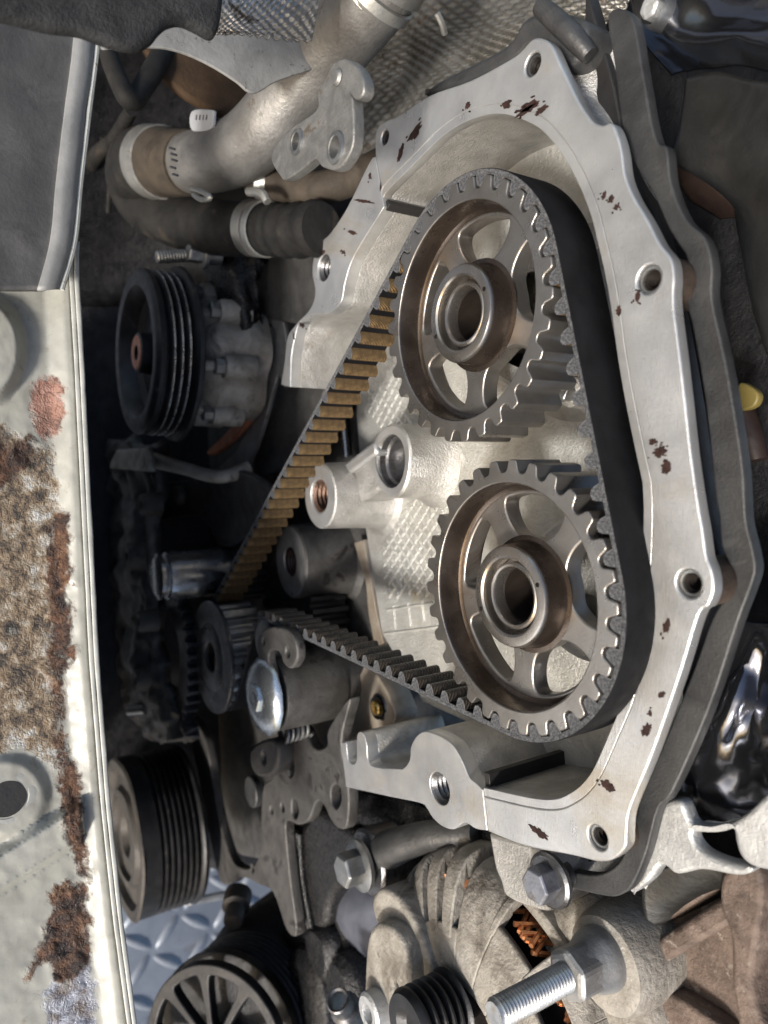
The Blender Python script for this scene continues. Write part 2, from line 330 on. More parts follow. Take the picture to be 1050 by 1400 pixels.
def sheet(name, m_, parent, rows, nu=8, nv=8, amp=0, freq=.05, thick=2.0, ridge=None, sub=0, smooth=50, label=None, kind='Y', seed=0):
    """control grid of (px, py, depth) points -> smooth sheet with thickness"""
    R = [[at(*p[:2], **{kind: p[2]}) for p in row] for row in rows]
    R = [catmull(r, nu) for r in R]
    cols = [catmull([r[i] for r in R], nv) for i in range(len(R[0]))]
    nc, nr = len(cols), len(cols[0]); vs = []
    for j in range(nr):
        for i in range(nc):
            p = cols[i][j]
            a = cols[min(i+1, nc-1)][j]-cols[max(i-1, 0)][j]; b = cols[i][min(j+1, nr-1)]-cols[i][max(j-1, 0)]
            nn = a.cross(b); nn = nn.normalized() if nn.length > 1e-9 else Vector((0,0,1))
            if nn.dot(CAMP-p) < 0: nn = -nn
            h = 0
            if amp: h += amp*noise.fractal(p*freq+Vector((seed, 0, 0)), 1.0, 2.0, 4)
            if ridge: h += ridge(i/(nc-1), j/(nr-1))
            vs.append(p+nn*h)
    fs = [[j*nc+i, j*nc+i+1, (j+1)*nc+i+1, (j+1)*nc+i] for j in range(nr-1) for i in range(nc-1)]
    g = G().add(vs, fs)
    # make normals face the camera so that the thickness goes behind
    f = fs[len(fs)//2]; n_ = (g.v[f[1]]-g.v[f[0]]).cross(g.v[f[2]]-g.v[f[0]])
    if n_.dot(CAMP-g.v[f[0]]) < 0: g.f = [q[::-1] for q in g.f]
    return g.obj(name, m_, parent, smooth=smooth, solid=thick, subsurf=sub, label=label)
def struct(o): o['kind'] = 'structure'; return o
def tag(o, label, cat, group=None):
    o['label'] = label; o['category'] = cat
    if group: o['group'] = group
    return o
def thread(c, r, y0, y1, pitch=2.6, depth=1.1, rout=None):
    """profile of an inner thread as a lathe"""
    pr = []; y = y0
    while y < y1: pr += [(r, y), (r-depth, y+pitch*.5)]; y += pitch
    pr.append((.01, y1)); return pr
# ================================================================== timing case: cam carrier, cylinder head, block
YF, YW = 18.0, 76.0
def hole_c(px, py, Y, rv):
    p = at(px, py, Y); return (p.x, p.z), rv*mpp(p)
def offset_path(P, d):
    out = []
    for i, p in enumerate(P):
        t = (P[min(i+1, len(P)-1)]-P[max(i-1, 0)]).normalized(); out.append(p+Vector((-t.y, t.x))*d)
    return out
inner_px = [(523,270,1),(529,260),(561,228),(605,185),(643,163),(681,155),(713,163),(741,179),(768,212),(789,250),(806,293),(817,336),(827,380),(836,434),(842,480),
            (852,540),(864,600),(877,660,1),(878.6,700),(877,759),(873,810),(871,857),(865,904),(853,951),(833,1000),(812,1048),(796,1071),(778,1085),(757,1093),(724,1091),(660,1077,1)]
outer_px = [(667,1137,1),(719,1157),(784,1170),(817,1178),(838,1175),(855,1159),(857,1137),(862,1105),(893,1029),(931,920),(955,842),(968,829),(975,812),(976,796),(973,779),(966,760),(961,724),(955,690),(945,620),(936,540),
            (929,480),(922,425),(921,398),(922,378),(918,354),(902,333),(885,300),(867,270),(855,240),(850,205),(842,178),(834,168),(824,171),(813,168),(804,159),(789,135),(768,92),(754,62),(740,52),(727,54),(713,69),(697,81),(643,110),(588,130),(545,158),(532,163),(519,171),(513,185),(513,212,1)]
inner = px2(inner_px+[(900,2000)], YF, 5)
inner = inner[:(len(inner_px)-1)*5+1]
lip = offset_path(inner, 4.2)
outl = lip+px2(inner_px+outer_px, YF, 5)[len(inner)+0:]
carrier = thing('cam_carrier', 'large silver machined cam carrier flange framing both camshaft sprockets', 'engine casting', at(760, 640, YF))
HOLES = [(728, 88, 15), (526, 188, 9.5), (887, 382, 20), (942, 798, 20), (817, 1145, 17)]
hs = [hole_c(*h[:2], YF, h[2]) for h in HOLES]
FLG = plate('flange', M_MACH, carrier, outl, YF, YF+6, [circ(c, r) for c, r in hs], bevel=.9)
plate('inner_lip', M_MACH, carrier, inner+offset_path(inner, 4.35)[::-1], YF+.45, YF+6, bevel=.35)
wall = [p for p in offset_path(inner, .35)]
wo = offset_path(inner, 7)
for i0, i1 in ((0, 42), (125, len(inner))):          # the wall runs behind the upper and the lower bend of the flange
    plate('inner_wall', M_CAST, carrier, wall[i0:i1]+wo[i0:i1][::-1], YF+5.6, YW+6, bevel=.3)
for (c, r), h in zip(hs, HOLES):
    ins = G().lathe((c[0], 0, c[1]), [(r+.05, YF+1.2), (r*.93, YF+1.0), (r*.90, YF+1.6), (r*.74, YF+1.8), (r*.70, YF+2.4), (r*.68, YF+6)], 36).obj('hole_insert', M_STEEL if h[2] > 16 else M_COVER, FLG, smooth=25)
    G().lathe((c[0], 0, c[1]), [(r*.69, YF+2.8)]+[(q, YF+3+y) for q, y in thread(0, r*.66, 0, 22, 2.2, .9)], 32).obj('threaded_bore', M_BORE, FLG, smooth=20)
for (c, r), h in list(zip(hs, HOLES))[2:]:
    G().lathe((c[0], 0, c[1]), [(r*.7, YF+26), (r*1.5, YF+26), (r*1.72, YF+24), (r*1.72, YF+5.7)], 32).obj('ear_boss', M_EARB, FLG)
# burnt gasket flakes left on the flange face
def flake(parent, px, py, w_, h_, seed, Y=YF, rot=0, m_=None, sat=None):
    rr = random.Random(seed); p = at(px, py, Y); k = mpp(p)
    g_ = G()
    def blob(cx, cz, w1, h1, n):
        pts = []
        for i in range(n):
            a = 2*PI*i/n; q = .42+.42*rr.random()+.35*abs(noise.noise(Vector((math.cos(a)*1.6, math.sin(a)*1.6, seed*3.7+cx))))
            x, z = math.cos(a)*w1*q+cx, math.sin(a)*h1*q+cz
            x, z = x*math.cos(rot)-z*math.sin(rot), x*math.sin(rot)+z*math.cos(rot)
            pts.append((p.x+z*k, p.z+x*k*1.55))          # picture right -> +Z, picture down -> +X
        vs = [(x, Y-.40, z) for x, z in pts]+[(x+(x-p.x)*.04, Y+.3, z+(z-p.z)*.04) for x, z in pts]
        g_.add(vs, [list(range(n))]+[[i, n+i, n+(i+1) % n, (i+1) % n] for i in range(n)])
    blob(0, 0, w_*1.15, h_*1.15, 26)
    for _ in range(rr.choice((0, 1, 2, 5)) if sat is None else sat):
        a = rr.random()*2*PI; d_ = 1.1+rr.random()*.9; q = .12+.2*rr.random()
        blob(math.cos(a)*w_*d_, math.sin(a)*h_*d_, max(1.2, w_*q), max(1.2, h_*q), 9)
    return g_.obj('gasket_residue', m_ or M_OIL, parent, smooth=0)
for i, (px, py, w_, h_, r_) in enumerate([(722,146,13,6,.15),(741,150,9,5,0),(693,142,6,6,0),(640,144,4,5,0),(568,181,14,6,-.5),(548,208,4,11,.4),(836,272,3,6,0),(826,268,3,6,.3),(843,283,4,4,0),
        (722,150,18,4,.1),(902,618,7,9,.4),(911,638,6,12,.2),(893,604,5,5,0),(911,857,4,11,.2),(884,998,5,12,.4),(889,975,2,4,0),(832,1075,9,8,.2),(737,1138,12,6,.2),(905,950,3,7,.5),(872,405,3,9,.1),(846,425,3,7,0)]):
    flake(FLG, px, py, w_, h_, i, rot=r_)
# lower lug of the carrier with its bolt
lug = thing('carrier_lug', 'square cast lug with worn corner under the carrier flange', 'engine casting', at(700, 1180, YF+16))
lo_px = [(668,1140,1),(676,1185),(684,1205),(692,1226),(722,1240),(752,1246),(764,1225),(766,1190),(752,1162,1)]
plate('lug_body', M_CAST, lug, px2(lo_px, YF+9, 4), YF+9, YF+60, bevel=2.0)
bp = at(748, 1205, YF+3)
bolt = thing('flange_bolt', 'worn grey hex flange bolt in the lug below the carrier flange', 'bolt', bp)
G().lathe(bp, [(.01, 0), (11.5, 0), (13, 1.2), (13.2, 3), (12, 4.4), (7, 4.5), (7, 12)], 36).obj('bolt_flange', M_STEELD, bolt)
G().hexa(bp, 8.6, -9, .5).obj('bolt_head', M_BLUEM, bolt, smooth=0, bevel=.5)

head = thing('cylinder_head', 'silver cylinder head end with two machined arms and dotted cast wall', 'engine casting', at(560, 700, YW))
arm_u = [(513,214,1),(505,222),(475,283),(452,318),(437,333),(429,352),(427,374),(431,400),(424,422),(404,444),(393,462),(389,495),(384,526,1),(397,529,1),(398,490),(402,465),(410,440),(429,429),(449,428),(466,413),(472,384),(485,348),(525,283,1),(523,272,1)]
c1, r1 = hole_c(443, 366, YF, 18)
UA = plate('upper_arm', M_MACH, head, px2(arm_u, YF, 5), YF, YF+9, [circ(c1, r1)], bevel=.6)
# cast body behind the machined arm
arm_b = [(517,232,1),(485,283),(460,328),(446,372),(442,410),(420,450),(402,478),(398,520,1),(450,527,1),(474,470),(500,400),(531,300,1),(525,275,1)]
plate('upper_wall', M_CAST, head, px2([(p[0], p[1]) if len(p) == 2 else p for p in arm_u], YF, 5), YF+8.6, YW+6, bevel=.5)
arm_l = [(660,1080,1),(666,1136,1),(650,1133),(635,1125),(620,1134),(605,1130),(592,1119),(583,1105),(574,1098),(531,1089),(473,1076,1),(466,1015,1),(473,1015,1),(477,1041),(487,1041),(488,1005),(496,1002),(501,1017),(507,1046),(544,1051),(553,1049),(560,1038),(562,1020),(571,1005),(584,1000),(605,1008),(620,1020),(632,1041),(641,1062),(650,1070)]
c2_, r2_ = hole_c(601, 1078, YF, 22)
LA = plate('lower_arm', M_MACH, head, px2(arm_l, YF, 5), YF, YF+9, [circ(c2_, r2_)], bevel=.6)
arm_lb = px2(arm_l, YF, 5)
plate('lower_wall', M_CAST, head, arm_lb, YF+8.6, YW+6, [circ(c2_, r2_+.3)], bevel=.5)
for c, r, par_ in ((c1, r1, UA), (c2_, r2_, LA)):
    G().lathe((c[0], 0, c[1]), [(r+.02, YF+1.0), (r-.8, YF+1.8)]+[(q, YF+2+y) for q, y in thread(0, r*.92, 0, 30, 3.0, 1.5)], 36).obj('threaded_hole', M_STEELD if r > 8.9 else M_OIL, par_)
for i, (px, py, w_, h_, r_) in enumerate([(497,275,3,24,-.95),(482,318,3,14,-.9),(506,240,3,6,0),(470,345,2,7,-.8),(412,444,2,8,-.8),(442,345,5,4,0),(402,460,2,5,0)]):
    flake(UA, px, py, w_*.8, h_*.8, 60+i, rot=r_)
# back wall
bw = offset_path(inner, 4)
bw = [Vector((p.x, min(p.y, 52))) for p in bw]
zs = [(-98, -212), (20, -226), (109, -219), (190, -201), (232, -150)]
bw_out = bw+[Vector(p) for p in ((238, -60), (232, -150), (190, -201), (109, -219), (20, -226), (-60, -215), (-92, -160))]
FW = plate('front_wall', M_KNURL, head, bw_out, YW, YW+14, bevel=1.2)
# cast relief on the wall: diamonds, ribs, small marks
dm = G()
def diamond(x, z, a, b, y, h=.9):
    k = .62
    vs = [(x-a, y, z), (x, y, z+b), (x+a, y, z), (x, y, z-b), (x-a*k, y-h, z), (x, y-h, z+b*k), (x+a*k, y-h, z), (x, y-h, z-b*k)]
    dm.add(vs, [[0,4,5,1],[1,5,6,2],[2,6,7,3],[3,7,4,0],[4,7,6,5]])
def in_poly(x, y, P):
    c = False
    for i in range(len(P)):
        a, b = P[i-1], P[i]
        if (a[1] > y) != (b[1] > y) and x < (b[0]-a[0])*(y-a[1])/(b[1]-a[1])+a[0]: c = not c
    return c
regs = [[(505,505),(540,470),(556,560),(585,600),(520,585),(500,560)], [(520,760),(545,700),(590,655),(612,690),(598,760),(592,812),(530,815)]]
for rg in regs:
    P = [(q.x, q.z) for q in (at(*c, YW) for c in rg)]
    xs = [q[0] for q in P]; z_ = [q[1] for q in P]
    i = 0; x = min(xs)
    while x < max(xs):
        z = min(z_)+(i % 2)*5.2
        while z < max(z_):
            if in_poly(x, z, P): diamond(x, z, 4.5, 5.1, YW+.02, .8)
            z += 10.4
        x += 4.6; i += 1
o = dm.obj('cast_diamonds', M_KNURL, FW, smooth=0); o['kind'] = 'stuff'
def rib(a, b, r=.9, m_=M_KNURL, nm='cast_rib', par=FW, Y=YW):
    return G().tube([at(*a, Y), at(*b, Y)], r, 8, n=1).obj(nm, m_, par)
for a, b in [((538,828),(541,860)),((558,824),(562,856)),((577,820),(580,850)),((528,834),(592,824)),((526,866),(606,856)),((622,612),(624,650)),((630,612),(634,640)),((630,612),(640,634))]: rib(a, b)
# raised letters and foundry marks, like the ones the casting carries
G().tube([at(598,672,YW), at(598,684,YW), at(602,692,YW), at(608,689,YW), at(607,676,YW)], .9, 8).obj('cast_letter', M_KNURL, FW)
G().tube([at(601,706,YW), at(612,696,YW), at(604,714,YW), at(614,704,YW)], .9, 8, n=1).obj('cast_letter', M_KNURL, FW)
for a in ((526,806),(543,812),(566,806),(545,796)):
    p = at(*a, YW); G().tube([p+Vector((-2.5,0,-1.5)), p+Vector((1,0,2)), p+Vector((2.5,0,-2))], .8, 8, n=2).obj('cast_mark', M_KNURL, FW)
# bosses
b1 = at(437, 678, 25); R1 = 45*mpp(b1)
G().lathe((b1.x, 0, b1.z), [(11.5, 27.5), (12, 25.6), (R1-1, 25), (R1, 26), (R1+.8, 50), (R1+1.5, 66), (R1+4, 73), (R1+10, 77)], 56).obj('tensioner_boss', M_CAST, head); TBO = bpy.context.scene.objects['tensioner_boss']
G().lathe((b1.x, 0, b1.z), [(R1-1.2, 24.85), (R1-3, 24.6), (13.4, 24.6), (12.6, 25.2), (12.4, 26)], 56).obj('boss_face', M_MACH, TBO)
G().lathe((b1.x, 0, b1.z), [(12.6, 25.4)]+[(q, y+26) for q, y in thread(0, 11.9, 0, 24, 3.4, 2.0)], 44).obj('threaded_hole', M_INSERT, TBO, smooth=20)
b2 = at(534, 630, 42); R2 = 50*mpp(b2)
G().lathe((b2.x, 0, b2.z), [(R2*.74, 44), (R2*.76, 42), (R2-.8, 42), (R2, 43), (R2+1, 62), (R2+4, 72), (R2+9, 77)], 56, wob=lambda a, y: .03*math.sin(3*a)).obj('plug_boss', M_CAST, head); PBO = bpy.context.scene.objects['plug_boss']
G().lathe((b2.x, 0, b2.z), [(R2*.62+.1, 62), (R2*.4, 59), (.01, 58)], 40).obj('core_plug', M_CHROME, PBO)
G().lathe((b2.x, 0, b2.z), [(R2*.745, 43.5), (R2*.71, 44.5), (R2*.70, 49), (R2*.64, 50), (R2*.62, 51), (R2*.62, 72)], 48).obj('plug_bore', M_STEELD, PBO)
G().lathe((b2.x, 0, b2.z), [(R2*.735, 41.7), (R2*.78, 41.5), (R2-1.5, 41.5), (R2-.9, 42.1)], 56, wob=lambda a, y: .03*math.sin(3*a)).obj('plug_boss_face', M_MACH, PBO)
d = Vector((b2.x-b1.x, 0, b2.z-b1.z)); L_ = d.length; d.normalize(); e = Vector((d.z, 0, -d.x))
cc = Vector((b1.x, 0, b1.z))+d*(R1*.95+(L_-R1*.95-R2*.8)/2)
G().box(cc+Vector((0, 58, 0)), d*((L_-R1*.9-R2*.7)/2), Vector((0, 14, 0)), e*13).obj('boss_bridge', M_CAST, head, bevel=3)
G().box(cc+Vector((0, 50, 0))-e*14, d*((L_-R1*.6-R2*.5)/2), Vector((0, 10, 0)), e*5).obj('boss_web', M_MACH, head, bevel=2.5)
# cam bearing housings seen through the sprocket windows
CA, CB = Vector((0, 0, 0)), Vector((134.55, 0, 26.96))
for c in (CA, CB):
    G().lathe(c, [(24, 44), (33, 44), (36, 47), (38, 60), (44, 70), (52, 77)], 48, wob=lambda a, y: .05*math.sin(3*a+1)).obj('camshaft_seat', M_CAST, head)
    for k in range(3):
        a = .5+k*2.1; q = c+Vector((math.cos(a), 0, math.sin(a)))*44
        sb_ = G().lathe(q, [(.01, 50), (5, 50), (7.5, 52), (8.5, 66), (12, 77)], 20).obj('seat_boss', M_CAST, head)
        G().hexa(q, 5.4, 44, 50.5).obj('seat_bolt', M_STEEL, sb_, smooth=0, bevel=.5)
# dark gaskets in the two joints of the case
p = at(525, 277, YF+1); q = inner[0]-offset_path(inner, 12)[0]
jt = thing('head_gasket', 'thin black joint gasket between upper head arm and cam carrier', 'gasket', p)
dv = Vector((q.x, 0, q.y)).normalized()
G().box(p+Vector((0, 30, 0))+dv*2.0, dv*2.4, Vector((0, 29, 0)), Vector((-dv.z, 0, dv.x))*2.3).obj('gasket_strip', M_GASKET, jt, bevel=.3)
p2 = at(660, 1078, YF+1)
jt2 = thing('head_gasket', 'thin black joint gasket between lower head arm and cam carrier', 'gasket', p2)
G().box(p2+Vector((-3.0, 31, 1.5)), Vector((5, 0, .5)), Vector((0, 29, 0)), Vector((0, 0, 2.0))).obj('gasket_strip', M_GASKET, jt2, bevel=.3)

# ================================================================== sprockets
N_T, RP = 30, 62.3
PITCH = 2*PI*RP/N_T
def gear_outline(n, rt, rr, phase, c=(0, 0), tip=.36, root=.40):
    """tip/root: share of the pitch; phase = angle of a groove middle"""
    out = []; st = 2*PI/n
    for i in range(n):
        a0 = phase+i*st
        for f, r in ((-.5*root*.55, rr+.15), (-.25*root*.2, rr), (.25*root*.2, rr), (.5*root*.55, rr+.15), (.5*root, rr+1.2), (.5-.5*tip-.03, rt-1.0), (.5-.5*tip+.03, rt-.1), (.5-.2*tip, rt), (.5+.2*tip, rt), (.5+.5*tip-.03, rt-.1), (.5+.5*tip+.03, rt-1.0), (1-.5*root, rr+1.2)):
            a = a0+f*st; out.append(Vector((c[0]+r*math.cos(a), c[1]+r*math.sin(a))))
    return out
def kidney(c, a0, half, r0, r1, rad):
    pts = [(r0, -half*.72), (r0*.97, 0), (r0, half*.72), (r1*.80, half*.99), (r1, half*.93)]
    n = 6
    pts += [(r1, half*.93-half*1.86*(i+1)/n) for i in range(n)]
    pts += [(r1*.80, -half*.99)]
    return rounded([Vector((c[0]+r*math.cos(a0+t), c[1]+r*math.sin(a0+t))) for r, t in pts], rad, 4)
def sprocket(c, phase, label):
    t = thing('camshaft_sprocket', label, 'sprocket', c+Vector((0, 14, 0)), 'camshaft sprockets side by side')
    xz = (c.x, c.z)
    tr_ = plate('toothed_rim', M_SINTER, t, gear_outline(N_T, 61.9, 56.2, phase, xz), 0, 28, [circ(xz, 51.6, 72)], bevel=.55)
    rim = [(51.9, .6), (51.4, .6), (51.1, 1.2), (50.6, 10.2), (50.0, 11.6), (48.8, 12.3), (47.8, 12.6)]
    G().lathe(c, rim+[(47.8, 22), (51.9, 24)], 96).obj('rim_step', M_OILSHADE, tr_)
    wins = [kidney(xz, math.radians(100+72*k), math.radians(27.2), 27.2, 46.2, 5.0) for k in range(5)]
    plate('spoke_web', M_SINTER, t, circ(xz, 48.6, 90), 12.4, 22, wins+[circ(xz, 17.6, 40)], bevel=1.1, res=3)
    hb_ = G().lathe(c, [(26.4, 13.0), (24.8, 12.2), (23.9, 10.6), (23.4, 2), (23.0, .7), (22.6, .25), (21.5, 0), (18.6, 0), (17.6, .7), (17.4, 4), (17, 22)], 72).obj('hub', M_HUB, t)
    G().lathe(c, [(27.2, 12.3), (25.0, 12.0), (24.1, 10.4), (23.6, 2.2), (23.2, 1.6)], 72).obj('hub_wall', M_OILSHADE, hb_)
    G().lathe(c, [(17.2, 7.5), (15.6, 7.2), (15.4, 3.4), (14.4, 2.8), (13.4, 3.0), (12.9, 4), (12.7, 9)], 64).obj('bore_sleeve', M_HUB, hb_)
    G().lathe(c, [(12.8, 8.6), (12.2, 9.2), (12.0, 36), (9, 40), (.01, 40)], 48).obj('bore_end', M_BORE, hb_)
    for rr, aa in ((20.2, -1.2), (20.2, 1.9)):
        q = c+Vector((math.cos(aa)*rr, 0, math.sin(aa)*rr)); G().lathe(q, [(1.1, -.12), (.9, -.2), (.01, -.15)], 12).obj('timing_dot', M_BORE, hb_)
    return t
# belt path: circles (centre, signed radius of the tooth-side line), walked clockwise
CC = Vector((218.0, 0, -351.6)); N_C = 22; RC = N_C*PITCH/(2*PI)
contact = at(366, 843, 4); c_end = at(640, 977, 0)
dl = Vector((contact.x-c_end.x, contact.z-c_end.z)).normalized()
TN = Vector((contact.x, contact.z))+Vector((-dl.y, dl.x))*(-1)*0
nrm = Vector((dl.y, -dl.x)); nrm = nrm if nrm.x > 0 else -nrm
RT = 17.0
TC = TN+nrm*(RT+2.7)
circles = [(Vector((0, 0)), RP), (Vector((CB.x, CB.z)), RP), (TC, -(RT+2.7)), (Vector((CC.x, CC.z)), RC)]
th = []
for i in range(4):
    (ci, si), (cj, sj) = circles[i], circles[(i+1) % 4]
    D = cj-ci; th.append(math.atan2(D.y, D.x)+math.acos(max(-1, min(1, (si-sj)/D.length))))
path = []      # (point, left normal)
for i in range(4):
    c, s_ = circles[i]; a_in, a_out = th[i-1], th[i]
    if s_ > 0:
        while a_out > a_in: a_out -= 2*PI
    else:
        while a_out < a_in: a_out += 2*PI
        if a_out-a_in > PI: a_out -= 2*PI
    n = max(4, int(abs(a_out-a_in)*abs(s_)/1.6))
    for k in range(n+1):
        a = a_in+(a_out-a_in)*k/n; nl = Vector((math.cos(a), math.sin(a))); path.append((c+nl*s_, nl))
    (cj, sj) = circles[(i+1) % 4]; nl = Vector((math.cos(a_out), math.sin(a_out)))
    p0, p1 = c+nl*s_, cj+nl*sj; n = max(2, int((p1-p0).length/3))
    for k in range(1, n): path.append((p0+(p1-p0)*k/n, nl))
cum = [0]
for i in range(1, len(path)+1): cum.append(cum[-1]+(path[i % len(path)][0]-path[i-1][0]).length)
LP = cum[-1]; NB = round(LP/PITCH); BP = LP/NB
def path_at(s):
    s %= LP
    import bisect
    i = min(bisect.bisect_right(cum, s)-1, len(path)-1); f = (s-cum[i])/max(1e-9, cum[i+1]-cum[i])
    (p, n1), (q, n2) = path[i], path[(i+1) % len(path)]
    return p+(q-p)*f, (n1+(n2-n1)*f).normalized()
teeth_s = [k*BP+4.0 for k in range(NB)]
def groove_phase(ci):
    c, r = circles[ci]; best = None
    for s in teeth_s:
        p, n_ = path_at(s); d_ = (p-c)
        if abs(d_.length-r) < .05:
            best = best or []; best.append(math.atan2(d_.y, d_.x))
    return best[len(best)//2]
sprocket(CA, groove_phase(0), 'upper spoked steel camshaft sprocket nearest the coolant pipe')
sprocket(CB, groove_phase(1), 'lower spoked steel camshaft sprocket nearest the alternator')
# belt
belt = thing('timing_belt', 'black toothed timing belt with brown fabric teeth around both camshaft sprockets', 'belt', Vector((80, 12, -60)))
Y0, Y1 = 1.2, 26.0
vs, fs, mi = [], [], []
n = len(path)
prof = [(0, Y0+.3), (0, Y1-.3), (.4, Y1), (2.4, Y1), (2.8, Y1-.5), (2.8, Y0+.5), (2.4, Y0), (.4, Y0)]
pm = [0, 2, 2, 0, 0, 0, 2, 2]
for p, nl in path:
    for h, y in prof: vs.append(Vector((p.x+nl.x*h, y, p.y+nl.y*h)))
k = len(prof)
for i in range(n):
    j = (i+1) % n
    for q in range(k):
        fs.append([i*k+q, i*k+(q+1) % k, j*k+(q+1) % k, j*k+q]); mi.append(pm[q])
g = G().add(vs, fs); band = g.obj('belt_band', M_RUBBER, belt, smooth=40)
band.data.materials.append(M_FAB); band.data.materials.append(M_BEDGE)
for p_, q in zip(band.data.polygons, mi): p_.material_index = q
# one tooth, shared by all
pr = [(-3.7, .3), (-3.3, -1.2), (-2.8, -3.2), (-1.9, -4.7), (-.8, -5.1), (.8, -5.1), (1.9, -4.7), (2.8, -3.2), (3.3, -1.2), (3.7, .3)]
tv = [(x, y, z) for y in (Y0, Y1) for x, z in pr]; nn = len(pr)
tf = [[i, i+1, nn+i+1, nn+i] for i in range(nn-1)]+[list(range(nn))[::-1], [nn+i for i in range(nn)]]
tm = bpy.data.meshes.new('tooth'); tm.from_pydata([tuple(Vector(v)*S) for v in tv], [], tf); tm.update()
bmx = bmesh.new(); bmx.from_mesh(tm); bmesh.ops.recalc_face_normals(bmx, faces=bmx.faces); bmx.to_mesh(tm); bmx.free()
tm.materials.append(M_FAB); tm.materials.append(M_BEDGE)
tm.polygons.foreach_set('use_smooth', [True]*len(tm.polygons)); tm.set_sharp_from_angle(angle=math.radians(45))
for p_ in tm.polygons:
    if len(p_.vertices) > 4: p_.material_index = 1
o0 = Vector(belt['_o'])
tm2 = tm.copy(); tm2.materials[0] = M_DARKFAB            # teeth of the lower run get a darker, glossier fabric
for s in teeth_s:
    p, nl = path_at(s); wet = nl.x > .55 and p.x > 120  # picks the lower-run teeth for the darker fabric
    o = bpy.data.objects.new('belt_tooth', tm2 if wet else tm); COL.objects.link(o); o.parent = belt  # wet: lower-run teeth, in the darker fabric
    o.location = (Vector((p.x, 0, p.y))-o0)*S
    zx = Vector((nl.x, 0, nl.y)); yy = Vector((0, 1, 0)); xx = yy.cross(zx)
    o.rotation_euler = Matrix((xx, yy, zx)).transposed().to_euler()
# crank sprocket
ck = thing('crankshaft_sprocket', 'small toothed crankshaft sprocket behind a flat steel guide washer', 'sprocket', CC+Vector((0, 10, 0)))
plate('toothed_gear', M_STEEL, ck, gear_outline(N_C, RC-.4, RC-6, groove_phase(3), (CC.x, CC.z)), -3, 30, [circ((CC.x, CC.z), 14)], bevel=.5)
G().lathe(CC, [(13, -2), (13, -7), (14, -8), (30, -8), (30.6, -7.6), (31.2, -8), (48.4, -7.6), (49.2, -6.6), (49, -4), (46, -3), (13, -2)], 80).obj('guide_washer', M_STEELD, ck)
G().lathe(CC, [(13.2, -6), (12, 2), (12, 20), (.01, 20)], 32).obj('crank_bore', M_BORE, ck)
G().box(CC+Vector((2, -5.0, 13)), (4, 0, 0), (0, 2.8, 0), (0, 0, 4)).obj('key_slot', M_BORE, ck)
# ================================================================== more helpers
def zplate(name, m_, parent, px, Z, th, holes=(), bevel=1.0, n=5, **k):
    ol = [Vector((w_.x, w_.y)) for w_ in (at(p.x, p.y, Z=Z) for p in smooth2(px, n))]
    return plate(name, m_, parent, ol, Z-th, Z, holes, bevel, frame=((0,0,0), (1,0,0), (0,1,0)), **k)
def yplate(name, m_, parent, px, Y, th, holes=(), bevel=1.0, n=5, **k):
    return plate(name, m_, parent, px2(px, Y, n), Y, Y+th, [circ(*hole_c(h[0], h[1], Y, h[2])) if len(h) == 3 else px2(h, Y, 4) for h in holes], bevel, **k)
def pxtube(name, m_, parent, pts, rpx, seg=18, n=8, caps=True, **k):
    P = [at(p[0], p[1], p[2]) for p in pts]; R = rpx if isinstance(rpx, (list, tuple)) else [rpx]*len(P)
    return G().tube(P, [r*mpp(p) for r, p in zip(R, P)], seg, caps, n).obj(name, m_, parent, **k)
def bump_blob(name, m_, parent, p, rx, ry, rz, amp=.18, seed=0, sub=3, label=None):
    bm = bmesh.new(); bmesh.ops.create_icosphere(bm, subdivisions=sub, radius=1)
    for v in bm.verts:
        k = 1+amp*noise.fractal(v.co*1.7+Vector((seed*3.1, seed, 0)), 1, 2, 4); v.co = Vector((v.co.x*rx, v.co.y*ry, v.co.z*rz))*k
    bm.verts.ensure_lookup_table(); g = G().add([v.co+Vector(p) for v in bm.verts], [[v.index for v in f.verts] for f in bm.faces]); bm.free()
    return g.obj(name, m_, parent, smooth=60, label=label)
def hex_bolt(label, px, py, Y, rpx, m_=M_STEEL, washer=True, h=10, group=None, cat='bolt'):
    p = at(px, py, Y); r = rpx*mpp(p); t = thing('hex_bolt', label, cat, p, group)
    G().hexa(p, r, -h, 0).obj('bolt_head', m_, t, smooth=0, bevel=.6)
    if washer: G().lathe(p, [(.01, -.5), (r*1.25, -.5), (r*1.5, .4), (r*1.5, 3), (r, 4), (r*.8, 16)], 32).obj('washer', m_, t)
    return t
def vgroove(r, y0, n, w_, dep):
    pr = []
    for i in range(n): pr += [(r, y0+i*w_), (r, y0+i*w_+w_*.18), (r-dep, y0+i*w_+w_*.5), (r-dep, y0+i*w_+w_*.62), (r, y0+i*w_+w_*.95)]
    return pr

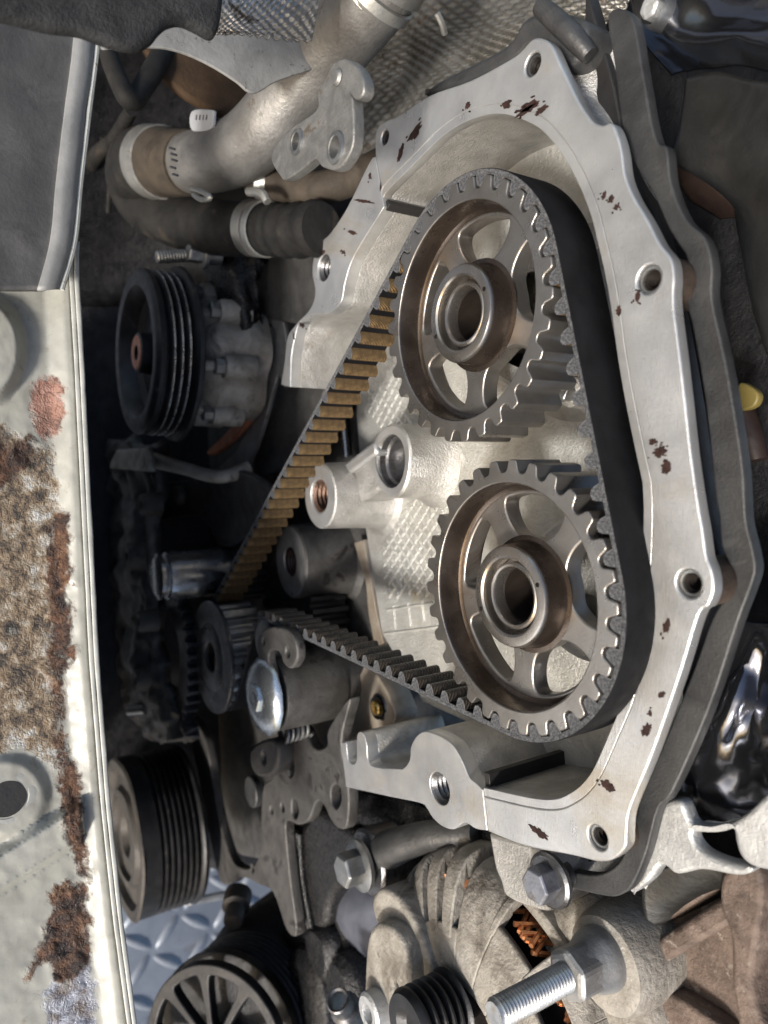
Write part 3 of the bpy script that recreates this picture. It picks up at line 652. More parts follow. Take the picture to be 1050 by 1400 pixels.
# ================================================================== ground below the engine bay: tread plate
ZG = -820.0
gx, gy = at(270, 1300, Z=ZG).x, at(270, 1300, Z=ZG).y
g = G().box(Vector((gx-150, gy, ZG-6)), (2600, 0, 0), (0, 2600, 0), (0, 0, 6)).obj('ground', M_TREAD)
struct(g)
bar = G()
n_ = 14; ring_v = []
for h, k in ((0, 1.0), (4.5, .55)):
    for i in range(n_):
        a = 2*PI*i/n_; ring_v.append((math.cos(a)*27*k, math.sin(a)*7.5*k, h))
bar.add(ring_v, [[i, (i+1) % n_, n_+(i+1) % n_, n_+i] for i in range(n_)]+[[n_+i for i in range(n_)]])
bme = bpy.data.meshes.new('tread_bar'); bme.from_pydata([tuple(v*S) for v in bar.v], [], bar.f); bme.materials.append(M_TREAD)
bme.polygons.foreach_set('use_smooth', [True]*len(bme.polygons)); bme.update()
for i in range(-9, 9):
    for j in range(-7, 7):
        o = bpy.data.objects.new('tread_bar', bme); COL.objects.link(o); o.parent = g
        o.location = Vector((gx+i*44, gy+j*44, ZG+.05))*S; o.rotation_euler = (0, 0, math.radians(52 if (i+j) % 2 else -38))

# ================================================================== inner wing: painted panel, seam, apron, liner
ZP = -150.0
wing = thing('inner_wing_panel', 'old cream painted inner wing panel with rust along the seam', 'car body', at(60, 900, Z=ZP))
E_ = [(-40, 128), (200, 112), (360, 104), (500, 112), (700, 122), (900, 132), (1100, 148), (1250, 164), (1400, 184), (1480, 196)]
def edge(y):
    for (a, b), (c, d_) in zip(E_, E_[1:]):
        if y <= c: return b+(d_-b)*(y-a)/(c-a)
    return E_[-1][1]
def in_poly(x, y, P):
    c = False
    for i in range(len(P)):
        a, b = P[i-1], P[i]
        if (a[1] > y) != (b[1] > y) and x < (b[0]-a[0])*(y-a[1])/(b[1]-a[1])+a[0]: c = not c
    return c
DIRT = [[(-80,575),(0,575),(34,600),(50,612),(60,640),(78,660),(84,700),(72,720),(80,900),(88,940),(84,1030),(78,1050),(60,1040),(40,1020),(0,1030),(-80,1040)], [(58,600),(70,610),(74,650),(60,650)]]
RUSTP = [[(66,730),(84,690),(96,720),(97,800),(100,860),(104,905),(86,925),(64,912),(70,880),(64,800)], [(80,1040),(108,1036),(112,1100),(116,1150),(124,1204),(112,1200),(98,1160),(86,1148),(82,1100)], [(72,1206),(120,1206),(122,1260),(124,1310),(104,1345),(84,1350),(62,1310),(40,1345),(28,1346),(50,1300),(70,1250)], [(-80,620),(20,606),(44,588),(52,600),(40,640),(0,670),(-80,660)], [(70,925),(84,925),(90,1040),(78,1040)]]
SALM = [[(44,516),(84,516),(88,555),(85,592),(62,600),(46,590),(42,550)]]
SOLVP = [[(62,1348),(90,1340),(124,1316),(134,1400),(140,1470),(60,1470)]]
def panel_h(x, y):
    """relief of the pressed panel in drawing units"""
    h = -6.0 + 5.5*max(0, min(1, (x-(edge(y)-46))/26))
    if y < 640:      # upper pressing
        d_ = math.hypot((x+26)/62, (y-478)/82); h += 9*max(0, min(1, (1.02-d_)/.22)) if d_ < 1.02 else 0
    t = (y-(1236-.62*(x+30)))      # lower step
    if x < 112: h += 9*max(0, min(1, (t+62)/16))*max(0, min(1, (8-t)/12)) if -62 < t < 8 else 0
    d_ = math.hypot(x-9, y-1091)
    if d_ < 62: h += 3.5*max(0, min(1, (62-d_)/14))
    return h
pv, att = [], {'dirt': [], 'rust': [], 'prim': [], 'solv': []}
xs_n, yl = 50, list(range(296, 1478, 4))
JIT = [(0, 0), (5, 0), (-5, 0), (0, 5), (0, -5), (8, 8), (-8, 8), (8, -8), (-8, -8)]
for y in yl:
    e_ = edge(y)-11
    for i in range(xs_n+1):
        x = -70+(e_+70)*i/xs_n; h = panel_h(x, y)
        w1 = noise.noise(Vector((x*.06, y*.06, 1)))*7; w2 = noise.noise(Vector((x*.06, y*.06, 5)))*7
        mk = {}
        for nm, polys in (('dirt', DIRT), ('rust', RUSTP), ('prim', SALM), ('solv', SOLVP)):
            mk[nm] = sum(any(in_poly(x+w1+dx, y+w2+dy, P) for P in polys) for dx, dy in JIT)/len(JIT); att[nm].append(mk[nm])
        nz = noise.fractal(Vector((x*.05, y*.05, 3)), 1, 2, 5); nf = noise.fractal(Vector((x*.16, y*.16, 8)), 1, 2, 4)
        h += .35*nz+mk['dirt']*.5*nz+mk['rust']*(1.1*nz+.9*abs(nf)+.5)-mk['prim']*.6+mk['solv']*(.5*nz+.6*nf)
        pv.append(at(x, y, Z=ZP+h))
nc = xs_n+1
gp = G(); fl = [[j*nc+i, (j+1)*nc+i, (j+1)*nc+i+1, j*nc+i+1] for j in range(len(yl)-1) for i in range(xs_n)]
gp.add(pv, fl)
pn = gp.obj('panel', M_PANEL, wing, smooth=180, solid=2.5)
if (gp.v[fl[0][1]]-gp.v[fl[0][0]]).cross(gp.v[fl[0][2]]-gp.v[fl[0][0]]).z < 0: pn.data.flip_normals()
for nm, vals in att.items():
    a_ = pn.data.attributes.new(nm, 'FLOAT', 'POINT'); a_.data.foreach_set('value', vals)
ys2 = list(range(330, 1500, 45))
sheet('seam_flange', M_SEAM, wing, [[(edge(y)-10.5, y, ZP+1.5), (edge(y)-7, y, ZP+1.9), (edge(y)-4.2, y, ZP+1.6)] for y in ys2], nu=2, nv=4, amp=.4, freq=.08, thick=4, kind='Z')
sheet('seam_flange', M_SEAM, wing, [[(edge(y)-3.4, y, ZP+2.5), (edge(y), y, ZP+2.9), (edge(y)+3.5, y, ZP+2.5)] for y in ys2], nu=2, nv=4, amp=.4, freq=.08, thick=4, kind='Z', seed=5)
sheet('seam_gap', M_GASKET, wing, [[(edge(y)-12.5, y, ZP-2), (edge(y)-1, y, ZP-2)] for y in ys2], nu=2, nv=2, thick=4, kind='Z')
ea = [at(edge(y)+1, y, Z=ZP-6) for y in ys2]
ap = G(); rows = [[p+Vector((0, dy, dz)) for p in ea] for dy, dz in ((0, 0), (-4, -30), (-30, -200), (-50, -620))]
n_ = len(ea); ap.add([p for r in rows for p in r], [[j*n_+i, j*n_+i+1, (j+1)*n_+i+1, (j+1)*n_+i] for j in range(3) for i in range(n_-1)])
ap.obj('apron', M_LINER, wing, solid=2)
pc = at(9, 1091, Z=ZP-4); r_ = 24*mpp(pc)
G().lathe(pc, [(r_*2.1, -1.2), (r_*1.7, 1.2), (r_*1.15, 1.6), (r_*1.0, .6), (r_*.95, -6)], 40, ax=(0,0,1)).obj('hole_rim', M_PAINT, wing)
G().lathe(pc, [(r_*1.02, 1.75), (.01, 1.75)], 32, ax=(0,0,1)).obj('drain_hole', M_GASKET, wing)
liner = thing('wing_liner', 'dark grey stained wing liner panel with pale rolled edge at upper left', 'car body', at(40, 200, Z=-130))
LE = [(-40, 138), (50, 134), (150, 122), (250, 110), (330, 102), (396, 84)]
sheet('liner_panel', M_LINER, liner, [[(-60, y, -132), (0, y, -132), (e_-46, y, -131), (e_-33, y, -130)] for y, e_ in LE], nu=6, nv=6, amp=1.5, freq=.03, thick=2.5, kind='Z')
sheet('rolled_edge', M_LEDGE, liner, [[(e_-34, y, -129), (e_-22, y, -127.5), (e_-8, y, -129), (e_, y, -133)] for y, e_ in LE], nu=4, nv=6, amp=.6, freq=.05, thick=2, kind='Z')
pxe = [at(e_, y, Z=-132) for y, e_ in LE]
G().tube(pxe, 1.5, 8).obj('edge_seam', M_SEAM, liner)

felt = thing('felt_flap', 'dark fuzzy felt flap hanging in from the top left', 'felt liner', at(150, 10, Z=-20))
zplate('felt', M_FELT, felt, [(-60,-60,1),(-60,8),(0,20),(40,30),(70,37),(110,42),(140,53),(170,62),(190,64),(208,56),(220,42),(232,32),(250,28),(270,36),(288,46),(297,44),(304,20),(312,-60,1)], -18, 7, bevel=2.5)

# ================================================================== pipes, hoses and shields at the top
shield = thing('heat_shield', 'dimpled foil heat shield behind the coolant pipe', 'heat shield', at(640, 80, 120))
dim = lambda nx, ny, h: (lambda u, v: h*math.sin(u*nx*PI)*math.sin(v*ny*PI))
sheet('dimpled_sheet', M_FOIL, shield, [[(410, -40, 105), (560, -40, 110), (700, -60, 115), (860, -60, 120)], [(430, 60, 100), (560, 50, 112), (690, 30, 108), (850, 10, 118)], [(440, 140, 95), (540, 120, 105), (640, 90, 100), (780, 60, 112)], [(440, 230, 90), (520, 215, 92), (600, 180, 92), (720, 130, 100)]], nu=44, nv=40, amp=5, freq=.012, thick=1.5, ridge=dim(44, 40, 1.5))
foil = thing('foil_wrap', 'bright woven foil wrap above the white sheet', 'heat shield', at(360, 20, Z=-60))
sheet('foil_sheet', M_FOILB, foil, [[(296, -30, -62), (340, -40, -60), (390, -50, -60), (440, -60, -60)], [(294, 20, -64), (330, 15, -60), (380, 5, -60), (440, -10, -60)], [(290, 44, -70), (320, 44, -66), (370, 52, -66), (425, 56, -70)]], nu=28, nv=24, amp=2, freq=.03, thick=1.2, ridge=dim(26, 18, .9), kind='Z')
ws = thing('shield_panel', 'pale spotted sheet metal shield beneath the foil wrap', 'heat shield', at(320, 80, Z=-110))
zplate('sheet_metal', M_ALUSH, ws, [(196,62),(214,44),(228,30),(250,20),(300,10),(440,10,1),(440,90,1),(380,110),(347,127),(322,110),(290,90),(256,74),(228,66)], -112, 2, bevel=.5)
pad = thing('insulation_pad', 'brown felt insulation pad under the pale shield', 'felt liner', at(290, 120, Z=-240))
zplate('pad', M_BROWN, pad, [(200,50),(300,50),(380,100),(360,150),(330,165),(290,150),(250,128),(215,92)], -240, 8, bevel=3)
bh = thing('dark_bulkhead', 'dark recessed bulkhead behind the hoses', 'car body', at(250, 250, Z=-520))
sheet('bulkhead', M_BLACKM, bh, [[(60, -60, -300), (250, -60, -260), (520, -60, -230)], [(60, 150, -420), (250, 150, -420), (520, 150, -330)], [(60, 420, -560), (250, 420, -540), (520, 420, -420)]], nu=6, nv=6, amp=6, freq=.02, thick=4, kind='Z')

el = thing('breather_hose', 'black rubber elbow hose on a thin metal pipe', 'hose', at(165, 100, -95))
pxtube('metal_pipe', M_STEEL, el, [(122, -40, -120), (132, 0, -112), (141, 40, -106), (149, 76, -100)], [10, 10.5, 10, 10])
pxtube('rubber_elbow', M_HOSE, el, [(147, 68, -101), (153, 88, -99), (163, 112, -96), (173, 132, -92), (184, 136, -86), (196, 118, -78), (210, 96, -70), (224, 70, -60)], [12.5, 13, 13.5, 14, 14, 14, 14.5, 15])
pxtube('lower_hose', M_HOSE, thing('thin_hose', 'thin dark hose running down behind the elbow hose', 'hose', at(140, 200, -70)), [(180, 150, -60), (155, 190, -62), (130, 215, -64), (112, 250, -66)], [9, 9, 11, 11])
pxtube('cable', M_HOSE, thing('wiring_cable', 'dark looped cable below the elbow hose', 'cable', at(130, 150, -60)), [(150, 128, -55), (130, 140, -58), (126, 165, -60), (140, 190, -58), (150, 235, -55), (148, 290, -52)], [3.5, 3.5, 3.5, 3.5, 3.5, 3.5], seg=8)

cp = thing('coolant_pipe', 'large dull aluminium coolant pipe bending from top to left', 'pipe', at(390, 140, -10))
pp = [(556, -70, 10), (515, -8, 6), (460, 56, 2), (408, 118, -6), (362, 178, -16), (318, 210, -24), (270, 222, -32), (225, 222, -40)]
pr_ = [50, 50, 50, 48, 46, 43, 40, 39]
pxtube('pipe_body', M_PIPE, cp, pp, pr_, seg=36, n=10)
def ring(parent, name, m_, a, b, r0, r1, w_=None, seg=36):
    A_, B_ = at(*a), at(*b); ax = B_-A_; L0 = ax.length
    return G().lathe(A_, [(r0*mpp(A_)*.93, 0), (r0*mpp(A_), .6), (r1*mpp(B_), L0-.6), (r1*mpp(B_)*.93, L0)], seg, ax=ax).obj(name, m_, parent)
ring(cp, 'paper_label', M_PAPER, (250, 222, -36), (232, 222, -39), 40.4, 40.2)
for k, (x, y) in enumerate(((236, 202), (238, 210), (239, 218), (237, 228), (240, 238))):
    pxtube('printed_mark', M_INK, cp, [(x-4, y, -66), (x+3, y+2, -65)], 1.6, seg=6, n=2)
ring(cp, 'pipe_bead', M_CLAMP, (530, -36, 8), (505, 2, 5), 52, 52)
pk = at(448, 165, -52)
pb = thing('pipe_bracket', 'galvanised two hole bracket welded on the coolant pipe', 'bracket', pk)
yplate('bracket_plate', M_BRKT, pb, [(456,86),(472,80),(488,92),(497,112),(495,130),(486,136),(478,128,1),(482,140),(483,192),(472,220),(458,232),(440,228),(430,218),(412,232),(390,246),(382,240),(371,220),(376,200),(396,176),(432,150),(434,128),(444,108)], -52, 6, [(407,194,11), (460,202,14)], bevel=1)
for x, y, r0 in ((407,194,11), (460,202,14)):
    p = at(x, y, -52); r0 = r0*mpp(p)
    G().lathe(p, [(r0*.98, 5), (r0*1.0, -1.2), (r0*1.15, -1.6), (r0*1.5, -1.2), (r0*1.6, .4)], 32).obj('bushing', M_STEEL, pb)
p = at(459, 105, -53.2); G().lathe(p, [(.01, -.8), (3, -.6), (4, .8)], 16).obj('weld_dimple', M_BRKT, pb)
hz = thing('radiator_hose', 'dark rubber hose pushed over the left end of the coolant pipe', 'hose', at(200, 250, -44))
pxtube('hose_body', M_HOSE, hz, [(215, 222, -42), (196, 226, -45), (190, 246, -40), (204, 276, -32), (245, 300, -20), (300, 312, -8), (352, 314, 2)], [46, 46, 43, 41, 38, 36, 35], seg=32)
pxtube('hose_end', M_HOSEB, hz, [(262, 223, -34), (240, 223, -38), (218, 222, -41.6), (198, 223, -44), (190, 230, -44)], [41.5, 43.5, 45, 45.5, 43], seg=32)
hc = thing('hose_clamp', 'pale spring clamp around the coolant pipe hose end', 'clamp', at(212, 220, -42))
ring(hc, 'clamp_band', M_CLAMP, (224, 222.5, -40.4), (210, 222, -43), 47, 47.5)
pxtube('clamp_ear', M_CLAMP, hc, [(262, 258, -55), (276, 262, -52), (287, 270, -50), (276, 273, -52), (265, 266, -54)], 4, seg=8)
tg = thing('clamp_tag', 'small white printed tag standing up from the pipe clamp', 'tag', at(276, 165, -44))
yplate('tag_plate', M_PAPER, tg, [(262,152),(288,150),(291,156),(287,176),(262,178)], -44, 2.5, bevel=.6)
for k in range(4): pxtube('printed_mark', M_INK, tg, [(269+k*4.6, 157, -44.4), (268+k*4.6, 164, -44.4)], .9, seg=6, n=1)
c2h = thing('corrugated_hose', 'black ribbed hose joint below the coolant pipe', 'hose', at(400, 310, 4))
pts = [at(x, y, Y) for x, y, Y in ((345, 312, 2), (372, 314, 6), (400, 316, 10), (440, 312, 16))]
G().tube(pts, [ (34+ (4 if k % 2 else 0))*mpp(pts[0])*.9 for k in range(13)], 28, n=12).obj('ribbed_body', M_HOSE, c2h)
hc2 = thing('hose_clamp', 'brown spring clamp with raised tangs on the ribbed hose', 'clamp', at(352, 312, 2))
ring(hc2, 'clamp_band', M_CLAMP, (344, 312, 0), (356, 313, 3), 37.5, 37.5)
ring(hc2, 'clamp_band', M_CLAMP, (360, 313, 3.5), (366, 313.5, 4.5), 37.5, 37.5)
pxtube('clamp_ear', M_CLAMP, hc2, [(340, 262, -20), (358, 264, -18), (366, 276, -16)], 6, seg=8)
sh = thing('heater_hose', 'beige thin braided hose behind the pipe bracket', 'hose', at(430, 260, 20))
pxtube('hose_body', M_HOSEB, sh, [(345, 246, -6), (380, 252, 6), (430, 258, 20), (480, 245, 40), (540, 215, 60)], [22, 22, 22, 22, 22], seg=24)
ring(sh, 'clip_band', M_CLAMP, (352, 247, -5), (368, 250, 2), 24, 24)
sp = thing('spring_clamp', 'pale spring clamp round the top end of the coolant pipe', 'clamp', at(540, 20, 4))
ring(sp, 'clamp_band', M_CLAMP, (512, -2, 5), (522, -18, 6), 55, 55); ring(sp, 'clamp_band', M_CLAMP, (528, -26, 7.4), (540, -46, 8.4), 56, 56)
pxtube('clamp_ear', M_CLAMP, sp, [(597, 18, 10), (604, 32, 14), (608, 46, 18)], 4.5, seg=8)

# ================================================================== right-hand side: valve cover edge and shields
vc = thing('valve_cover', 'grey cast valve cover rim running along the right of the carrier flange', 'engine cover', at(970, 600, 40))
strip_l = [(831,20),(840,90),(845,135),(852,180),(867,222),(891,261),(902,285),(914,312),(926,332),(940,358),(938,411),(947,450),(964,549),(977,673),(983,707),(986,746),(1000,780),(997,806),(973,846),(950,910),(910,1010),(871,1102),(858,1150),(845,1180),(816,1196),(770,1190),(720,1180)]
strip_r = [(720,1200),(770,1212),(830,1226),(852,1222),(866,1208),(884,1165),(900,1106),(920,1082),(970,968),(1008,853),(1024,810),(1033,780),(1029,750),(1020,711),(1016,643),(1007,579),(992,493),(974,411),(974,364),(964,326),(938,300),(918,252),(912,203),(900,196),(891,168),(879,99),(863,20)]
yplate('cover_rim', M_COVER, vc, strip_l+strip_r, 34, 6, bevel=.9, n=4)
yplate('cover_gasket', M_GASKET, vc, [(800,-20,1),(840,120),(860,230),(900,300),(925,420),(950,560),(968,700),(985,790),(950,880),(880,1040),(850,1150),(800,1180),(760,1165),(840,1100),(900,950),(930,830),(930,720),(915,600),(890,420),(840,250),(800,150)], 46, 8, n=3)
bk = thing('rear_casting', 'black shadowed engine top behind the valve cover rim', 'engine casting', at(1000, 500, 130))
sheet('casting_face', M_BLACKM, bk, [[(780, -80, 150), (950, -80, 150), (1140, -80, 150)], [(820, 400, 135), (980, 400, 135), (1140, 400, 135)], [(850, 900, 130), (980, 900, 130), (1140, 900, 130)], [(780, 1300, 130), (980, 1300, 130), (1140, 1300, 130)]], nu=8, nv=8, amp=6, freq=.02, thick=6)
sd = thing('carrier_shoulder', 'stained bright casting shoulder at the top corner of the flange', 'engine casting', at(815, 120, 46))
sheet('shoulder', M_CAST, sd, [[(755, 60, 40), (800, 60, 46), (850, 30, 52)], [(775, 110, 38), (810, 100, 44), (850, 90, 52)], [(795, 150, 36), (820, 140, 46), (850, 135, 50)], [(812, 175, 36), (835, 172, 44), (858, 190, 48)]], nu=8, nv=8, amp=2, freq=.03, thick=4)
rl = thing('cover_lip', 'dark rubber cover lip along the top edge of the flange', 'seal', at(680, 60, 40))
yplate('lip', M_COVERD, rl, [(580,130),(600,110),(690,62),(718,24),(760,16),(800,30),(796,70),(770,96),(742,60),(720,66),(700,84),(640,114)], 33, 20, bevel=3)
pxtube('lip_roll', M_COVERD, rl, [(740, 10, 28), (762, 30, 28), (785, 52, 30), (806, 76, 34)], [13, 15, 15, 12])
rc = thing('side_cover', 'smooth brushed metal cover at the right edge', 'engine cover', at(1010, 200, 70))
sheet('cover_sheet', M_MATTAL, rc, [[(946, 108, 74), (985, 100, 70), (1030, 110, 66), (1110, 120, 60)], [(938, 180, 78), (985, 180, 70), (1040, 190, 66), (1110, 200, 60)], [(934, 216, 84), (990, 238, 74), (1040, 262, 68), (1110, 270, 60)], [(1000, 250, 92), (1022, 290, 82), (1048, 330, 74), (1110, 350, 60)], [(1020, 310, 96), (1030, 360, 84), (1056, 430, 74), (1110, 450, 60)], [(1034, 380, 98), (1044, 430, 86), (1064, 500, 74), (1110, 520, 60)]], nu=6, nv=6, amp=1.5, freq=.02, thick=3)
pxtube('rolled_edge', M_BRKT, rc, [(936, 206, 82), (962, 226, 78), (992, 246, 76), (1016, 288, 80), (1022, 330, 84), (1034, 384, 88), (1050, 440, 80), (1066, 510, 74)], [4, 5, 6, 6, 6, 6, 6, 6], seg=10)  # pale tube added for the highlight along the cover's edge
tr = thing('wrinkled_cover', 'glossy dark wrinkled cover in the top right corner', 'engine cover', at(960, 50, 60))
sheet('cover_sheet', M_GLOSSD, tr, [[(858, -40, 70), (900, -40, 62), (980, -40, 56), (1110, -40, 50)], [(868, 30, 72), (910, 30, 58), (980, 20, 60), (1110, 10, 50)], [(884, 66, 78), (930, 62, 62), (1000, 50, 54), (1110, 60, 50)], [(918, 104, 88), (950, 96, 74), (1010, 88, 66), (1110, 110, 58)]], nu=10, nv=10, amp=4, freq=.018, thick=3)
p = at(892, 12, 50)
cb = thing('cover_bolt', 'small bright bolt head on the glossy top right cover', 'bolt', p)
G().hexa(p, 5, -3, 4).obj('bolt_head', M_WHITEAL, cb, smooth=0, bevel=1); G().lathe(p, [(6, 0), (7, 2), (7, 10)], 20).obj('washer', M_STEEL, cb)
rs = thing('rusty_trim', 'rust brown curved strip under the brushed side cover', 'trim', at(950, 250, 92))
sheet('strip', M_REDD, rs, [[(918, 205, 92), (936, 208, 90)], [(924, 240, 94), (950, 232, 90)], [(945, 275, 98), (985, 262, 92)], [(985, 300, 104), (1020, 296, 96)]], nu=6, nv=8, amp=1.5, freq=.04, thick=3)
cl = thing('wiring_clip', 'small yellow clip on a brown plastic plug in the dark gap', 'clip', at(1024, 560, 100))
yplate('yellow_tab', M_YEL, cl, [(1008,528),(1018,524),(1036,538),(1030,556),(1007,560)], 98, 5)
pxtube('brown_plug', M_REDD, cl, [(1016, 565, 104), (1026, 600, 104), (1034, 630, 104)], [16, 18, 15])
gs = thing('polished_shield', 'polished dark reflecting heat shield at the right edge', 'heat shield', at(980, 1000, 60))
sheet('shield_sheet', M_GLOSSD, gs, [[(1010, 850, 72), (1030, 850, 64), (1060, 850, 58), (1110, 850, 52)], [(985, 920, 72), (1012, 920, 60), (1050, 915, 66), (1110, 915, 52)], [(960, 990, 72), (990, 985, 54), (1040, 980, 62), (1110, 980, 50)], [(925, 1060, 74), (965, 1050, 60), (1030, 1045, 54), (1110, 1040, 48)], [(905, 1112, 76), (950, 1118, 66), (1020, 1120, 60), (1110, 1120, 52)]], nu=8, nv=8, amp=5, freq=.03, thick=2.5)
wb = thing('cast_bracket', 'bright torn edged aluminium bracket below the polished shield', 'bracket', at(900, 1140, 44))
yplate('bracket_web', M_WHITEAL, wb, [(905,1100),(930,1096),(944,1124),(960,1130),(990,1128),(1020,1112),(1056,1080),(1110,1060,1),(1110,1200,1),(1060,1192),(1030,1186),(1012,1172),(1004,1150),(1000,1134),(975,1138),(950,1136),(948,1150),(962,1166),(990,1178),(1030,1188),(1010,1198),(960,1190),(925,1196),(905,1184),(886,1206),(862,1222),(878,1190),(884,1160),(890,1130)], 40, 8, bevel=2)
sheet('bracket_skirt', M_MATTAL, wb, [[(880, 1190, 48), (930, 1184, 50), (985, 1184, 54), (1060, 1190, 56)], [(878, 1230, 52), (925, 1225, 56), (970, 1220, 60), (1040, 1212, 62)], [(886, 1268, 56), (920, 1258, 62), (960, 1240, 66), (1010, 1220, 68)]], nu=6, nv=6, amp=1, freq=.03, thick=3)

# ================================================================== unseen raised bonnet, added to shade the bay from above and behind
bn_ = thing('shade_bonnet', 'unseen dark bonnet panel added above the engine to shade it', 'car body', Vector((100, 420, 420)))
U0, V0 = Vector((1, 0, 0)), Vector((0, -.62, .78))
bo_ = Vector((100, 430, 330)); bnn = U0.cross(V0).normalized()
G().box(bo_+V0*300, U0*900, V0*300, bnn*4).obj('shade_skin', M_LINER, bn_, bevel=2)
for k in range(5): G().box(bo_+V0*300+U0*(-700+350*k)-bnn*14, U0*22, V0*285, bnn*9).obj('shade_stiffener', M_LINER, bn_, bevel=4)
M_STUD = mat('dull zinc stud', (.34,.34,.335), (.47,.47,.46), .85, (.26,.4), 120, .15, 600, [((.18,.15,.11), 90, .60, .45, .5, .12)])
# ================================================================== block and what is bolted on it
YB = 92.0
blk = thing('engine_block', 'dark grey engine block face behind the belt with brownish machined edge', 'engine casting', at(430, 800, YB))
blk_px = [(300,330),(420,330),(500,420),(512,560),(504,700),(516,800),(530,880),(545,960),(560,1010),(600,1080),(560,1120),(470,1110),(420,1160),(330,1170),(290,1100),(300,900),(290,700),(280,500)]
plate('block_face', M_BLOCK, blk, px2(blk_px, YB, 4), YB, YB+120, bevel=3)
yplate('machined_edge', M_EDGE, blk, [(484,742,1),(497,738,1),(506,790),(515,840),(524,880,1),(512,884,1),(508,862),(503,835),(500,800),(494,778)], YB-11, 12, bevel=.8)
yplate('side_panel', M_BLOCK, blk, [(388,528,1),(444,530,1),(432,570),(410,610),(388,640),(350,650),(352,600),(374,560)], 52, 30, bevel=2)
yplate('mount_face', M_EDGE, blk, [(500,905,1),(520,930),(534,958),(540,985),(512,1000),(478,1012,1),(452,1000,1),(474,960)], YB-26, 20, bevel=1.2)
p = at(513, 968, YB-30); k = mpp(p)
pl = thing('brass_plug', 'round black sensor plug with brass centre beside the lower head arm', 'plug', p)
G().lathe(p, [(.01, 3), (17*k, 3), (18.5*k, 4), (18.5*k, 9)], 36).obj('washer', M_STEELD, pl)
G().lathe(p, [(13*k, 3), (16*k, 1), (16*k, 4)], 36).obj('seal_ring', M_RUBBER, pl)
G().lathe(p, [(4*k, 4), (4*k, 0), (5*k, -1), (9*k, -1), (10.5*k, 0), (11*k, 4)], 32).obj('brass_insert', M_BRASS, pl)
G().lathe(p, [(4.2*k, 1), (.01, 2)], 20).obj('plug_hole', M_BORE, pl)
# lower boss
b3 = at(397, 768, 42); R3 = 49*mpp(b3)
bo = thing('block_boss', 'round dull cast boss with threaded hole between the belt runs', 'engine casting', b3)
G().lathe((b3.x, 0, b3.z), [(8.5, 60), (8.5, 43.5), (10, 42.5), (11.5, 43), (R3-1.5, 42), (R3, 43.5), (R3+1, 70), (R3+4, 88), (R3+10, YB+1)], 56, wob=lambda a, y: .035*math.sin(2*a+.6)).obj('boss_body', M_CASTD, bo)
G().lathe((b3.x, 0, b3.z), [(12, 42.6), (12.5, 41.8), (R3-3, 41.6), (R3-1.2, 42.1)], 56, wob=lambda a, y: .035*math.sin(2*a+.6)).obj('boss_face', M_FACE, bo)
G().lathe((b3.x, 0, b3.z), [(11.6, 42.4), (9, 42)]+[(q, 42+y) for q, y in thread(0, 9, 0, 16, 2.6, 1.2)], 32).obj('threaded_hole', M_OIL, bo)
# bright vertical dowels behind the belt
for (a, b, lab) in (((470, 575, 86), (474, 625, 86), 'bright steel dowel behind the upper belt run'), ((455, 820, 88), (466, 872, 88), 'thin bright steel rod below the cast boss'), ((478, 895, 88), (490, 950, 88), 'thin bright steel rod beside the lower belt run')):
    d_ = thing('steel_dowel', lab, 'rod', at(*a)); pxtube('rod', M_CHROME, d_, [a, b], 5, seg=12, n=2)

# ================================================================== tensioner
tn = thing('belt_tensioner', 'belt tensioner with eccentric slotted plate and grey drum', 'tensioner', Vector((TC.x, 10, TC.y)))
G().lathe((TC.x, 0, TC.y), [(.01, 0), (RT-2, 0), (RT, 1.5), (RT, 26), (RT-2, 28), (.01, 28)], 40).obj('roller', M_STEEL, tn)
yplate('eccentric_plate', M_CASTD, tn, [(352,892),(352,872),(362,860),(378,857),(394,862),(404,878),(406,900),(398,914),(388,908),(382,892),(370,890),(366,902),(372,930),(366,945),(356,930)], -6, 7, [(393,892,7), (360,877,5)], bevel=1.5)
q = at(372, 948, 2); kk = mpp(q)
G().lathe((q.x, 0, q.z), [(.01, 2), (50*kk, 2), (51*kk, 4), (51*kk, 50), (49*kk, 54), (46*kk, 55), (46*kk, 90)], 56).obj('drum', M_CASTD, tn)
ch = at(356, 953, -8); kc = mpp(ch)
cw = thing('tensioner_nut', 'bright zinc domed flange nut on the tensioner', 'nut', ch)
G().lathe(ch, [(14*kc, -3), (30*kc, -4), (44*kc, -2), (53*kc, 2), (54*kc, 5), (48*kc, 7)], 12).obj('dished_flange', M_ZINC, cw, smooth=50)
G().hexa(ch, 20*kc, -6, 0).obj('nut', M_ZINC, cw, smooth=0, bevel=1.5)
G().lathe(ch, [(9*kc, -6.4), (8*kc, -4), (.01, -3)], 20).obj('nut_recess', M_STEELD, cw)
spg = G(); pts = []
for i in range(60):
    a = i*.55; b_ = at(388+i*.35, 1004-i*.12, 24); pts.append(b_+Vector((math.cos(a)*7, i*.15, math.sin(a)*7)))
sg = thing('coil_spring', 'small rusty coil spring under the tensioner nut', 'spring', pts[0]); G().tube(pts, 1.4, 8, n=2).obj('coil', M_STEEL, sg)

